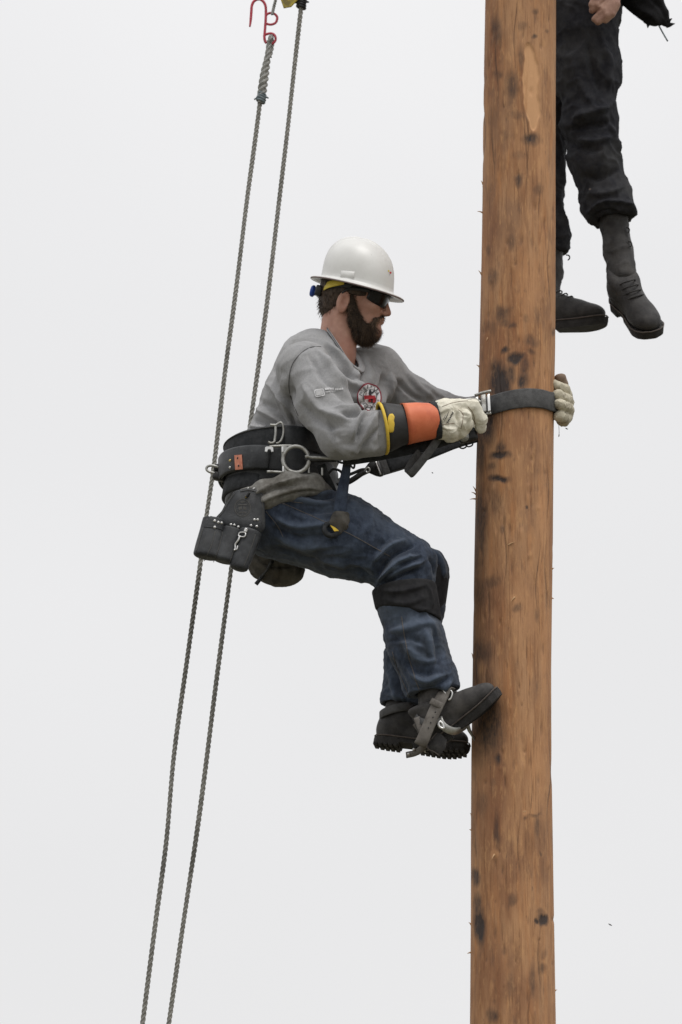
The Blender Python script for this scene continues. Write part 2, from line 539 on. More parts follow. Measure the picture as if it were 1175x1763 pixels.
M['tail'] = layer(mat('dirty_jersey', (.135, .13, .12), (.215, .21, .195), .92, 60, bump=.3, bscale=700, spec=.15), (.075, .068, .057), 14, (1, 1, 1), .5, .64, .6)
M['denim'] = mat('denim', (.018, .026, .044), (.042, .057, .089), .88, 55, (1, 1, .5), .35, 1100, spec=.15, sheen=.1)
layer(M['denim'], (.088, .112, .150), 6.5, (1, 1, 1), .46, .66, .6)
layer(M['denim'], (.085, .10, .13), 300, (1, 1, .5), .54, .68, .4)
layer(M['denim'], (.024, .026, .030), 5.0, (1, 1.3, 1), .50, .66, .65)
tint_by(M['denim'], 'wear', (.085, .11, .155), .6, .0025, .012, (60, (1, 1, 1), 1.6))
M['denim_seam'] = mat('denim_seam', (.095, .085, .08), (.14, .125, .115), .9, 200)
M['pad'] = mat('black_knee_pad', (.016, .016, .018), (.03, .03, .032), .9, 40, bump=.3, bscale=800, spec=.15)
M['leather'] = layer(mat('black_leather', (.017, .0185, .021), (.040, .043, .047), .48, 35, bump=.35, bscale=380, spec=.35), (.065, .066, .066), 12, (1, 1, 1), .54, .7, .5)
layer(M['leather'], (.11, .11, .108), 60, (1, 1, 1), .62, .72, .6)
layer(M['leather'], (.008, .009, .011), 9, (1, 1, 1), .5, .64, .7)
M['web'] = layer(mat('black_webbing', (.016, .018, .020), (.036, .038, .042), .8, 60, bump=.4, bscale=900, spec=.25), (.06, .06, .062), 16, (1, 1, 1), .54, .7, .5)
M['strap_grey'] = mat('grey_worn_strap', (.055, .055, .056), (.095, .095, .096), .75, 45, bump=.4, bscale=800, spec=.25)
M['steel'] = layer(mat('worn_steel', (.30, .30, .285), (.42, .42, .40), .42, 50, bump=.2, bscale=500, metal=.75), (.13, .12, .10), 22, (1, 1, 1), .5, .64, .7)
M['bright'] = mat('bright_steel', (.55, .55, .54), (.68, .68, .67), .3, 60, metal=.85)
M['brass'] = mat('brass', (.45, .34, .12), (.6, .47, .2), .4, 60, metal=.8)
M['dark_steel'] = mat('black_steel', (.02, .02, .021), (.05, .05, .05), .45, 50, metal=.5)
M['orange_tag'] = layer(mat('salmon_tag', (.50, .17, .10), (.62, .25, .16), .6, 50), (.35, .09, .05), 80, (1, 1, 1), .5, .64, .6)
M['canvas'] = layer(mat('dark_canvas', (.045, .043, .039), (.10, .094, .084), .9, 30, bump=.5, bscale=600, spec=.15), (.10, .085, .07), 9, (1, 1, 1), .5, .66, .6)
M['rubber_black'] = mat('black_rubber', (.018, .018, .019), (.03, .03, .032), .6, 40, bump=.1, spec=.4)
M['rubber_orange'] = layer(mat('orange_rubber', (.60, .145, .06), (.67, .185, .085), .55, 25, bump=.08, spec=.4), (.48, .10, .045), 14, (1, 1, 1), .5, .66, .6)
M['rubber_yellow'] = layer(mat('yellow_rubber', (.62, .42, .035), (.68, .48, .06), .6, 40), (.4, .27, .04), 50, (1, 1, 1), .55, .68, .6)
M['glove'] = layer(mat('pale_leather_glove', (.60, .57, .47), (.72, .69, .59), .8, 18, bump=.3, bscale=420, spec=.2), (.42, .38, .29), 22, (1, 1, 1), .5, .68, .6)
M['glove_dirty'] = layer(mat('soiled_leather_glove', (.42, .38, .29), (.58, .54, .43), .8, 22, bump=.3, bscale=420, spec=.2), (.17, .14, .10), 26, (1, 1, 1), .5, .64, .8)
M['glove_brown'] = mat('brown_glove_tip', (.17, .12, .085), (.24, .175, .13), .8, 40, bump=.3, bscale=420)
M['helmet'] = layer(mat('white_hat_shell', (.62, .62, .605), (.67, .67, .655), .38, 12, spec=.45), (.48, .475, .45), 7, (1, 1, 1), .54, .74, .4)
layer(M['helmet'], (.33, .32, .30), 90, (1, 1, .4), .66, .74, .5)
M['helmet_edge'] = mat('hat_rim_edge', (.16, .12, .12), (.2, .16, .155), .6, 40)
M['yellow'] = mat('yellow_plastic', (.62, .48, .05), (.68, .54, .08), .5, 40)
M['blue'] = mat('blue_plastic', (.02, .06, .30), (.03, .08, .36), .4, 40)
M['black_plastic'] = mat('black_plastic', (.012, .012, .013), (.02, .02, .02), .35, 40)
M['lens'] = mat('dark_lens', (.006, .006, .007), None, .2, 10, spec=.3)
M['boot'] = layer(mat('boot_leather', (.022, .021, .0215), (.045, .043, .042), .6, 30, bump=.4, bscale=420, spec=.25), (.075, .07, .066), 10, (1, 1, 1), .52, .68, .6)
M['boot_grey'] = layer(mat('dusty_boot_leather', (.040, .0385, .0385), (.078, .074, .072), .8, 30, bump=.4, bscale=420, spec=.2), (.10, .092, .086), 10, (1, 1, 1), .52, .68, .6)
M['sole'] = mat('boot_sole', (.014, .013, .013), (.03, .028, .027), .85, 40, bump=.5, bscale=300)
M['welt'] = mat('boot_welt', (.065, .052, .046), (.10, .085, .075), .8, 60)
M['strap_tan'] = layer(mat('worn_grey_leather', (.115, .105, .095), (.175, .162, .148), .75, 30, bump=.35, bscale=420, spec=.25), (.075, .065, .058), 22, (1, 1, 1), .52, .66, .7)
M['work'] = layer(mat('dark_work_cloth', (.019, .0195, .024), (.036, .0365, .041), .92, 40, bump=.3, bscale=700, spec=.1), (.062, .062, .063), 5, (1, 1, 1), .48, .68, .8)
M['jacket'] = mat('black_jacket', (.014, .014, .015), (.025, .025, .027), .92, 40, bump=.3, bscale=600, spec=.1)
M['navy'] = mat('navy_trouser', (.011, .012, .030), (.018, .020, .042), .92, 40, bump=.3, bscale=700, spec=.1)
M['white_print'] = layer(mat('white_print', (.52, .52, .53), (.62, .62, .63), .85, 120), (.34, .34, .345), 160, (1, 1, 1), .5, .66, .7)
M['white_ink'] = mat('white_badge_ink', (.66, .66, .67), (.72, .72, .73), .85, 120)
M['faded_print'] = layer(mat('faded_print', (.36, .36, .365), (.44, .44, .445), .85, 120), (.30, .30, .30), 160, (1, 1, 1), .5, .66, .7)
M['maroon_ink'] = mat('maroon_ink', (.19, .03, .045), (.25, .05, .065), .85, 90)
M['red_ink'] = mat('red_ink', (.47, .03, .045), (.55, .05, .06), .85, 90)
M['black_ink'] = mat('black_ink', (.02, .02, .024), (.05, .05, .055), .85, 120)
M['emboss'] = mat('stamped_leather', (.055, .054, .05), (.085, .083, .078), .7, 60, bump=.3)
M['stitch_alias'] = M['stitch']  # spare key for the dark stitching material

# ================================================================== ground
def build_ground():
    n = 60
    g = np.linspace(-1, 1, n); g = np.sign(g) * (np.abs(g) ** 2.6) * 600
    X, Y = np.meshgrid(g, g, indexing='ij')
    Z = 0.03 * np.sin(X * .9) * np.sin(Y * .7) * np.exp(-(X ** 2 + Y ** 2) / 900)
    v = np.stack([X, Y, Z], -1).reshape(-1, 3)
    o = add('ground', v, grid_faces(n, n, False, False), M['grass'])
    o['kind'] = 'structure'
build_ground()

# ================================================================== the pole
EDGE = [(0, 836, 957), (200, 832.5, 957), (400, 830, 956.8), (600, 826, 956.3), (700, 823, 954.5), (800, 820, 953.2), (950, 817, 952),
        (1150, 814, 949.6), (1300, 812, 950), (1500, 811, 953), (1763, 809.5, 957.5)]
_ez, _ec, _er = [], [], []
for y, l, r in EDGE:
    a, b = P(l, y), P(r, y)
    _ez.append(a[2]); _ec.append((a[0] + b[0]) / 2); _er.append((b[0] - a[0]) / 2)
_ez, _ec, _er = A3(_ez)[::-1], A3(_ec)[::-1], A3(_er)[::-1]
def pole_at(z):
    """axis x and radius of the pole at height z"""
    z = np.asarray(z, dtype=float)
    c, r = np.interp(z, _ez, _ec), np.interp(z, _ez, _er)
    lo, hi = z < _ez[0], z > _ez[-1]
    c = np.where(lo, _ec[0] + (z - _ez[0]) * 0.004, np.where(hi, _ec[-1] + (z - _ez[-1]) * .006, c))
    r = np.where(lo, _er[0] - (z - _ez[0]) * .004, np.where(hi, _er[-1] - (z - _ez[-1]) * .006, r))
    return c, r
POLE_TOP = 8.5
def pole_front(px, py, off=0.0):
    """the point of the pole's near surface behind a pixel"""
    p = P(px, py, -0.1)
    for _ in range(6):
        c, r = pole_at(p[2]); dx = min(abs(p[0] - c), r * .999)
        p = P(px, py, -math.sqrt(max((float(r) + off) ** 2 - dx * dx, 1e-8)))
    return p

STAINS = [(857, 55, 10, 22, .6), (898, 45, 8, 8, .4), (897, 100, 7, 20, .5), (858, 128, 9, 8, .5), (882, 150, 10, 25, .65), (890, 195, 14, 8, .4),
 (915, 240, 14, 10, .85), (893, 310, 7, 9, .75), (928, 325, 8, 9, .5), (895, 270, 15, 8, .35), (870, 235, 8, 10, .35), (922, 20, 4, 5, .6), (921, 66, 5, 4, .7), (943, 55, 3, 4, .5),
 (840, 430, 4, 8, .5), (880, 420, 6, 14, .45), (850, 480, 10, 14, .5), (866, 540, 12, 14, .7), (870, 555, 10, 7, .6), (845, 560, 10, 12, .4), (882, 562, 6, 5, .6),
 (905, 550, 6, 8, .4), (927, 545, 4, 16, .4), (953, 568, 4, 8, .6), (872, 603, 7, 6, .9), (888, 620, 13, 8, 1.1), (915, 590, 12, 10, .6), (915, 610, 8, 5, .6),
 (855, 635, 12, 18, .8), (860, 662, 17, 30, 1.15), (880, 645, 8, 14, .8), (902, 655, 9, 12, .9), (905, 635, 8, 14, .6), (836, 725, 17, 34, .9), (826, 765, 9, 55, .75),
 (863, 770, 8, 10, .75), (862, 783, 15, 6, 1.1), (860, 825, 15, 5, 1.0), (848, 803, 8, 8, .55), (855, 870, 12, 20, .45), (867, 912, 4, 9, .6), (828, 900, 10, 60, .75),
 (826, 950, 9, 50, .55), (904, 871, 3, 3, .9), (890, 1047, 10, 7, .55), (845, 1000, 16, 10, .5), (826, 1020, 12, 30, .55), (830, 1120, 16, 20, .65), (925, 1060, 4, 12, .45),
 (838, 1238, 28, 60, .8), (862, 1260, 14, 25, .5), (858, 1305, 6, 12, .85), (825, 1280, 14, 40, .5), (856, 1430, 5, 28, .65), (830, 1385, 10, 20, .4), (921, 1402, 12, 3, .55),
 (924, 1420, 4, 18, .5), (905, 1408, 3, 4, .6), (929, 1467, 4, 5, .55), (825, 1592, 9, 25, 1.1), (820, 1510, 7, 15, .85), (823, 1560, 7, 22, .75), (882, 1545, 8, 8, .55),
 (937, 1583, 8, 9, 1.3), (925, 1586, 4, 4, 1.0), (934, 1570, 6, 5, .55), (936, 1668, 5, 8, .65), (938, 1645, 5, 9, .45), (850, 1750, 10, 12, .65), (917, 1690, 6, 25, .45), (870, 1640, 8, 8, .35),
 (818, 1150, 7, 60, .45), (816, 1420, 5, 60, .35), (880, 1700, 7, 22, .35), (843, 330, 6, 30, .3), (850, 200, 7, 25, .3)]
PALES = [(935, 900, 8, 70, .45), (938, 700, 10, 80, .35), (905, 1050, 26, 60, .35), (915, 500, 18, 50, .4), (940, 1100, 7, 120, .4), (930, 260, 10, 60, .3),
         (843, 985, 4, 14, .5), (852, 1062, 3, 16, .5), (885, 1030, 8, 6, .6), (852, 1470, 5, 6, .9), (865, 1518, 3, 4, .7), (905, 1398, 4, 4, .6), (930, 1330, 14, 60, .35)]
REDS = [(850, 100, 14, 80, .6), (845, 380, 12, 80, .6), (855, 590, 26, 40, .6), (840, 620, 12, 60, .6), (905, 620, 12, 30, .7), (840, 850, 12, 60, .4), (845, 1050, 20, 80, .5),
        (850, 1380, 22, 70, .7), (870, 1520, 25, 50, .5), (850, 1680, 22, 60, .6), (900, 1720, 18, 40, .5), (890, 740, 24, 30, .5)]

def build_pole():
    t = root('utility_pole', 'tall stained brown wooden pole with a climber gripping its side', 'pole', (float(pole_at(0.)[0]), 0, 0))
    zf = np.arange(_ez[0] - .15, _ez[-1] + .15, .0055)
    z = np.concatenate([np.linspace(-.5, zf[0] - .05, 40), zf, np.linspace(zf[-1] + .05, POLE_TOP, 30)])
    na = 190
    # finer on the near half
    a = np.linspace(-math.pi, math.pi, na, endpoint=False)
    a = a + .45 * np.sin(a)                                     # crowd vertices towards angle -pi/+pi ... shifted below
    a = a + math.pi / 2
    c, r = pole_at(z)
    R = r[:, None] * np.ones(na)[None]
    Z = z[:, None] * np.ones(na)[None]
    ang = a[None] * np.ones(len(z))[:, None]
    X = c[:, None] + R * np.cos(ang); Y = R * np.sin(ang)
    V = np.stack([X, Y, Z], -1).reshape(-1, 3)
    nrm_ = np.stack([np.cos(ang), np.sin(ang), 0 * ang], -1).reshape(-1, 3)
    disp = .0007 * wave(V, 3, 60, 9, (1, 1, .12)) + .0004 * wave(V, 4, 190, 9, (1, 1, .10)) + .0012 * wave(V, 5, 14, 6, (1, 1, .6))
    q = proj(V); near = V[:, 1] < 0.035
    def blob(lst, warp):
        o = np.zeros(len(V))
        wx = 5 * wave(V, 31, 70, 6, (1, 1, .6)) + 3.5 * wave(V, 32, 200, 6, (1, 1, .5))
        wy = 9 * wave(V, 33, 60, 6, (1, 1, .6)) + 6 * wave(V, 34, 180, 6, (1, 1, .5))
        for x, y, rx, ry, s in lst:
            e = np.sqrt(((q[:, 0] + wx * warp - x) / (rx * 1.15)) ** 2 + ((q[:, 1] + wy * warp - y) / (ry * 1.15)) ** 2)
            o = np.maximum(o, s * np.clip(1.45 - e, 0, 1))
        return o * near
    far_st = np.clip(wave(V, 40, 12, 7, (1, 1, .35)) * 1.6 - .55, 0, .8) * (~near)
    stain = blob(STAINS, .8) + far_st
    pale = blob(PALES, .5)
    red = blob(REDS, 1.0)
    # the long fresh scar is a shallow scoop with a crisp lip
    yy = (q[:, 1] - 150) / 76; hw_ = 14.5 * np.sqrt(np.clip(1 - np.abs(yy) ** 2.6, 0, 1)) + 1.0 * np.sin(q[:, 1] * .11) + .5 * np.sin(q[:, 1] * .29 + 1)
    cxs = 915 + 4 * yy + 1.5 * np.sin(q[:, 1] * .07)
    scar = np.clip((hw_ - np.abs(q[:, 0] - cxs)) / 2.8, 0, 1) * (np.abs(yy) < 1) * near
    disp -= .0045 * scar
    pale = np.maximum(pale, 0); 
    disp -= .0035 * np.clip((stain - .7) * 3, 0, 1) * (.5 + .5 * wave(V, 51, 160, 6, (1, 1, .6)))
    rc = np.random.default_rng(23)
    for _ in range(26):                                          # drying checks along the grain
        x, y, h_ = rc.uniform(818, 950), rc.uniform(-20, 1763), rc.uniform(18, 120)
        w_ = rc.uniform(.8, 1.5); xx = x + 2.5 * np.sin(q[:, 1] * .045 + x) + (q[:, 1] - y) * rc.uniform(-.03, .01)
        m = np.exp(-((q[:, 0] - xx) / w_) ** 2) * np.clip(1.2 - np.abs(q[:, 1] - y) / h_, 0, 1) * near
        disp -= .0035 * m; stain = np.maximum(stain, .62 * m)
    # gaff cuts: little raised chips with a notch
    r2 = np.random.default_rng(11)
    for _ in range(230):
        x, y = r2.uniform(815, 955), r2.uniform(0, 1763); w_, h_ = r2.uniform(1.2, 3.5), r2.uniform(2.5, 14); s = r2.uniform(-.004, .003)
        m = np.exp(-((q[:, 0] - x) / w_) ** 2 - ((q[:, 1] - y) / h_) ** 2) * near
        disp += s * m
        if s < 0: stain = np.maximum(stain, m * .38)
        else: pale = np.maximum(pale, m * .22)
    V = V + nrm_ * disp[:, None]
    m = len(z)
    idx = np.arange(m * na).reshape(m, na)
    F = np.stack([idx[:-1], np.roll(idx, -1, 1)[:-1], np.roll(idx, -1, 1)[1:], idx[1:]], -1).reshape(-1, 4)
    add('shaft', V, F, M['wood'], t, attrs={'stain': stain * (1 - .9 * scar), 'pale': pale, 'red': red * (1 - scar), 'scar': scar})
    ring = V.reshape(m, na, 3)[-1]
    cv = np.vstack([ring, ring * .94 + ring.mean(0) * .06 + A3((0, 0, .02)), [ring.mean(0) + A3((0, 0, .04))]])
    cf = grid_faces(2, na) + [(na + i, na + (i + 1) % na, 2 * na) for i in range(na)]
    add('pole_top', cv, cf, M['beam'], t, smooth=False)
    # torn slivers standing off the left edge
    for (x, y, L, an) in [(829, 318, 7, 120), (826, 366, 9, 175), (828, 322, 6, 80), (823, 473, 8, 130), (824, 487, 7, 60), (825, 632, 6, 150), (816, 846, 9, 125), (818, 851, 8, 160), (815, 859, 10, 190),
                          (813, 1133, 8, 110), (952, 980, 4, 20), (951, 1030, 4, -20), (810, 1405, 5, 120), (810, 1430, 4, 160), (809, 1592, 5, 140), (808, 1640, 6, 200),
                          (957, 1706, 4, 20), (852, 1471, 9, 240), (876, 938, 10, 20), (887, 1028, 10, 230), (905, 1397, 6, 200), (840, 582, 5, 250)]:
        ey = [q_[0] for q_ in EDGE]; xl_, xr_ = np.interp(y, ey, [q_[1] for q_ in EDGE]), np.interp(y, ey, [q_[2] for q_ in EDGE])
        b = pole_front(min(max(x, xl_ + 1.2), xr_ - 1.2), y, -.002)
        d = A3((math.cos(math.radians(an)), -.35, math.sin(math.radians(an))))
        tip = b + nrm(d) * L * S * 1.2
        p = np.array([b, (b + tip) / 2 + A3((0, -.001, .001)), tip])
        v, f = tube(spline(p, 6), np.linspace(.0032, .0005, 6), 5)
        add('splinter', v, f, M['splinter'], t, smooth=False)
    # bolt heads up where the arm is fixed
    return t
build_pole()

def build_crossarm():
    zc = 7.95; c, r = pole_at(zc)
    y = -float(r) - .05
    t = root('crossarm', 'squared timber crossarm bolted across the pole near its top', 'crossarm', (float(c), y, zc))
    v, f = boxm((c, y - .005, zc), (1, 0, 0), (0, 1, 0), (0, 0, 1), 2.4, .095, .12, .08)
    add('beam', v, f, M['beam'], t, smooth=False)
    for dz in (-.03, .03):
        v, f = tube(np.array([[c, y - .07, zc + dz], [c, y + .06, zc + dz]]), .011, 6)
        add('bolt', v, f, M['steel'], t, smooth=False)
build_crossarm()

# ================================================================== hand line: ropes, hook, block
ROPE_D = 0.30
def rope_mesh(path, r, turns_per_m, strands=3):
    path = np.asarray(path); m = len(path)
    t, N, B = frames(path)
    L = np.concatenate([[0], np.cumsum(np.linalg.norm(np.diff(path, axis=0), axis=1))])
    n = 18
    a = np.linspace(0, 2 * math.pi, n, endpoint=False)
    ph = L * turns_per_m * 2 * math.pi
    r = np.broadcast_to(np.asarray(r, dtype=float), (m,))
    rr = r[:, None] * (.60 + .46 * np.abs(np.cos(strands / 2 * (a[None] - ph[:, None]))))
    v = (path[:, None] + rr[..., None] * (np.cos(a)[None, :, None] * N[:, None] + np.sin(a)[None, :, None] * B[:, None])).reshape(-1, 3)
    idx = np.arange(m * n).reshape(m, n)
    F = np.stack([idx[:-1], np.roll(idx, -1, 1)[:-1], np.roll(idx, -1, 1)[1:], idx[1:]], -1).reshape(-1, 4)
    return v, F

def knot(c, ax, r, seed):
    """a few tight turns of seizing"""
    parts = []
    rg = np.random.default_rng(seed)
    for i in range(4):
        cc = A3(c) + nrm(ax) * (i - 1.5) * r * .7
        _, N, B = frames(np.array([cc - nrm(ax), cc, cc + nrm(ax)]))
        a = np.linspace(0, 2 * math.pi, 14, endpoint=False)
        rad = r * rg.uniform(.9, 1.15)
        ring = cc + rad * (np.cos(a)[:, None] * N[1] + np.sin(a)[:, None] * B[1]) + nrm(ax) * (np.sin(a) * r * .25)[:, None]
        parts.append(tube(ring, r * .38, 6, True))
    for s in (-1, 1):
        e = A3(c) + A3((s * r * 2.0, -.004, rg.uniform(-.01, .004)))
        parts.append(tube(np.array([A3(c), (A3(c) + e) / 2 + A3((0, -.004, .003)), e]), [r * .4, r * .36, r * .2], 6))
    return merge(*parts)

def px_path(pts, d, n):
    return spline(np.array([P(x, y, d) for x, y in pts]), n)

def build_ropes():
    # line from the hook to the ground
    pts = [(448, 176), (444.5, 205), (437, 262), (425, 350), (406.7, 500), (388, 640), (369, 800), (355, 895), (343.5, 985), (322, 1140), (300, 1300), (286.6, 1450), (268, 1590), (245.8, 1763)]
    dn = P(245.8, 1763, ROPE_D); d2 = P(268, 1590, ROPE_D); sl = nrm(dn - d2)
    g = [dn + sl * L for L in (.8, 1.8, 2.6)]
    w = [P(x, y, ROPE_D) for x, y in pts] + g + [A3((g[-1][0] - .12, ROPE_D, .3)), A3((g[-1][0] - .2, ROPE_D - .02, .02)), A3((g[-1][0] - .5, ROPE_D - .25, .012))]
    t = root('hand_line_rope', 'grey twisted rope running down from the red hook past the tool pouch', 'rope', w[-2])
    path = spline(np.array(w), 4600)
    v, F = rope_mesh(path, .0076 * (1 + .06 * np.sin(np.linspace(0, 70, 4600)) * np.sin(np.linspace(0, 23, 4600))), 21 + .5 * np.sin(np.linspace(0, 9, 4600)))
    add('rope', v, F, M['rope'], t)
    # spliced eye: thick laid part up to the hook, then a small loop through its lower eye
    sp = [(448.5, 178), (451, 163), (453.5, 145), (456.5, 125), (459.5, 108), (461.5, 95), (463, 82), (464.5, 70)]
    rr = np.interp(np.linspace(0, 1, 160), [0, .08, .2, .45, .62, .8, 1], [.010, .0135, .0155, .0150, .0125, .0095, .0085])
    v, F = rope_mesh(px_path(sp, ROPE_D - .004, 160), rr, 16)
    add('splice', v, F, M['rope_light'], t)
    lp = [P(464.5, 72, ROPE_D - .006), P(466, 66, ROPE_D - .012), P(467, 63, ROPE_D), P(468, 68, ROPE_D + .012), P(468.3, 80, ROPE_D + .008), P(464.5, 98, ROPE_D + .004)]
    v, F = rope_mesh(spline(np.array(lp), 40), .0078, 20)
    add('eye_loop', v, F, M['rope_light'], t)
    v, f = knot(P(450.5, 168, ROPE_D - .004), P(448, 178, ROPE_D) - P(453, 155, ROPE_D), .0120, 3)
    add('seizing', v, f, M['seize'], t)
    # the other fall of the line, behind the climber
    pts = [(524, -35), (520.5, 0), (508, 110), (496, 220), (480, 355), (463, 500), (450, 598), (437, 690), (420, 812), (397, 990), (372, 1180), (352, 1340), (337, 1450), (316, 1590), (291, 1763)]
    dn = P(291, 1763, ROPE_D); d2 = P(316, 1590, ROPE_D); sl = nrm(dn - d2)
    g = [dn + sl * L for L in (.8, 1.8, 2.6)]
    w = [P(528, -80, ROPE_D)] + [P(x, y, ROPE_D) for x, y in pts] + g + [A3((g[-1][0] - .12, ROPE_D, .3)), A3((g[-1][0] - .2, ROPE_D + .02, .02)), A3((g[-1][0] - .4, ROPE_D + .4, .012))]
    t = root('hand_line_rope', 'dark grey twisted rope from the yellow block passing behind the climber', 'rope', w[-2])
    v, F = rope_mesh(spline(np.array(w), 4800), .0076 * (1 + .06 * np.sin(np.linspace(0, 61, 4800)) * np.sin(np.linspace(0, 27, 4800))), 21 + .4 * np.sin(np.linspace(0, 11, 4800)))
    add('rope', v, F, M['rope'], t)
    v, f = knot(P(519.5, 6, ROPE_D), P(518, 20, ROPE_D) - P(521, -8, ROPE_D), .0125, 9)
    add('seizing', v, f, M['dark_steel'], t)
build_ropes()

def build_hook():
    t = root('rope_hook', 'red painted steel hook with two welded rings above the rope splice', 'hook', P(458, 74, ROPE_D))
    d = ROPE_D
    pts = [(430.5, 46), (432, 35), (433, 22), (434, 10), (438, 2), (446, -1.5), (453, 2), (457.5, 10), (458.2, 22), (457.6, 38), (456.5, 52), (455.6, 64), (457, 71.5), (459.5, 74)]
    v, f = tube(px_path(pts, d, 70), np.concatenate([np.linspace(.0030, .0046, 8), np.full(62, .0046)]), 10)
    add('shank', v, f, M['red'], t)
    for nm, arc in (('ring', [(458, 27), (461, 24), (466, 22.5), (472, 23.5), (477, 28), (477.5, 33), (475, 39), (469, 42), (463, 42), (458, 40)]),
                ('ring', [(457, 60), (460.5, 58.5), (467, 57.5), (472.5, 60), (475, 66), (473.5, 71.5), (468, 75.5), (460, 75)])):
        v, f = tube(px_path(arc, d, 40), .0042, 10)
        add(nm, v, f, M['red'], t)
build_hook()

def build_block():
    t = root('rope_block', 'yellow painted pulley block hanging at the top of the hand line', 'pulley', P(496, -20, ROPE_D))
    d = ROPE_D
    out = [(482, -5), (489, 14.5), (502, 12), (513, 0), (520, -30), (515, -62), (502, -78), (488, -76), (478, -55), (477, -25)]
    for dd in (-.022, .022):
        o = np.array([P(x, y, d + dd) for x, y in out])
        v, f = prism(o, (0, 1, 0), .006, .002)
        add('cheek_plate', v, f, M['yellow_block'], t, smooth=False)
    c = P(500, -38, d)
    v, f = tube(np.array([c + A3((0, -.016, 0)), c + A3((0, -.010, 0)), c + A3((0, 0, 0)), c + A3((0, .010, 0)), c + A3((0, .016, 0))]), [.045, .042, .033, .042, .045], 28)
    add('sheave', v, f, M['dark_steel'], t)
    v, f = tube(np.array([c + A3((0, -.032, 0)), c + A3((0, .032, 0))]), .008, 12)
    add('axle_pin', v, f, M['steel'], t)
    top = P(497, -72, d)
    za = 7.95
    xa = top[0]; ya = -float(pole_at(za)[1]) - .055
    # sling over the crossarm
    w = [top, top + A3((.0, -.05, .12)), A3((xa, d - .1, za - .35)), A3((xa, ya + .07, za - .09)), A3((xa, ya + .062, za + .05)), A3((xa, ya - .01, za + .075)), A3((xa, ya - .072, za + .05)), A3((xa, ya - .072, za - .07)), A3((xa, ya + .03, za - .22)), A3((xa, d - .1, za - .42))]
    v, f = tube(spline(np.array(w), 60), .009, 8)
    add('sling', v, f, M['rope'], t)
    # short cord from the hook's upper ring to the block
    w = [P(469, 25, d - .006), P(470.5, 19, d - .004), P(472, 12, d), P(474.5, 2, d), P(478, -14, d), P(484, -30, d)]
    v, F = rope_mesh(spline(np.array(w), 60), .0052, 40)
    add('cord', v, F, M['rope_light'], t)
build_block()

# ================================================================== the climber
HIP = P(470, 880, 0)
man = root('person', 'climber in grey shirt, jeans and white hard hat leaning back against the pole', 'person', P(720, 1300, -.05))

# ---- head frame: x forward, y to his left, z up
_th, _ps = math.radians(16), math.radians(5)
HF = nrm((math.cos(_th) * math.cos(_ps), -math.sin(_ps), -math.sin(_th)))
HL = nrm(np.cross((0, 0, 1), HF)); HU = np.cross(HF, HL)
_ro = math.radians(11); HL, HU = HL * math.cos(_ro) + HU * math.sin(_ro), HU * math.cos(_ro) - HL * math.sin(_ro)   # head leans to his right
HM = np.stack([HF, HL, HU], 1)              # columns
HC = P(610, 515, -0.02)
def hw(v): return HC + A3(v) @ HM.T         # head -> world
def hl(p): return (p - HC) @ HM             # world -> head
NECK = hl(P(580, 606, -.005))

def sym(p):
    q = p.copy(); q[:, 1] = np.abs(q[:, 1]); return q

def head_field(pw):
    p = hl(pw); q = sym(p)
    d = ell(p, (-.012, 0, .035), (.098, .076, .095))
    d = smin(d, ell(p, (.042, 0, -.02), (.058, .061, .078)), .03)
    d = smin(d, ell(p, (.046, 0, -.075), (.052, .05, .042)), .025)
    d = smin(d, cone(q, (.094, 0, .034), (.078, .045, .030), .011, .011), .015)
    d = smin(d, ell(q, (.068, .044, -.008), (.024, .022, .02)), .02)
    d = smin(d, cone(p, (.098, 0, .018), (.117, 0, -.018), .0075, .0105), .010)
    d = smin(d, ell(q, (.108, .012, -.022), (.011, .009, .008)), .006)
    d = smax(d, -ell(q, (.094, .032, .014), (.016, .018, .011)), .012)          # eye sockets
    d = smin(d, ell(q, (.080, .032, .013), (.014, .015, .012)), .003)
    d = smin(d, cone(q, (.1065, 0, -.039), (.094, .023, -.045), .006, .004), .006)
    d = smin(d, cone(q, (.1060, 0, -.051), (.094, .021, -.048), .0068, .004), .005)
    d = smin(d, ell(p, (.088, 0, -.088), (.026, .028, .024)), .02)
    # ears
    e = ell(q, (-.018, .079, -.024), (.021, .009, .035))
    e = smax(e, -ell(q, (-.012, .089, -.022), (.011, .008, .02)), .004)
    d = smin(d, e, .008)
    # neck and the shoulders it grows from (under the shirt)
    d = smin(d, cone(p, (-.030, 0, -.045), NECK, .057, .062), .03)
    d = smin(d, cone(pw, P(572, 645, -.06), P(600, 645, .08), .04, .04), .05)
    return d
c0 = HC
V, F = field_mesh(head_field, c0 - A3((.16, .19, .30)), c0 + A3((.18, .21, .16)), .0029)
V = relax(V, F, 1, .4)
body = add('body', V, F, M['skin'], man)

# ---- hair and beard
def strands(V, N, count, length, rad, down, seed, lean=(0, 0, 0)):
    rg = np.random.default_rng(seed)
    i = rg.integers(0, len(V), count)
    vs, fs = [], []
    for k, j in enumerate(i):
        b = V[j]; d = nrm(N[j] * .55 + A3(down) + A3(lean) + rg.normal(size=3) * .22)
        L = length * rg.uniform(.5, 1.25)
        s = nrm(np.cross(d, rg.normal(size=3))) * rad
        m_ = b + d * L * .55 + A3((0, 0, -.0010)); tp = b + d * L + A3((0, 0, -.003))
        n0 = len(vs)
        vs += [b - s, b + s, m_ - s * .7, m_ + s * .7, tp]
        fs += [(n0, n0 + 1, n0 + 3, n0 + 2), (n0 + 2, n0 + 3, n0 + 4)]
    return np.array(vs), fs

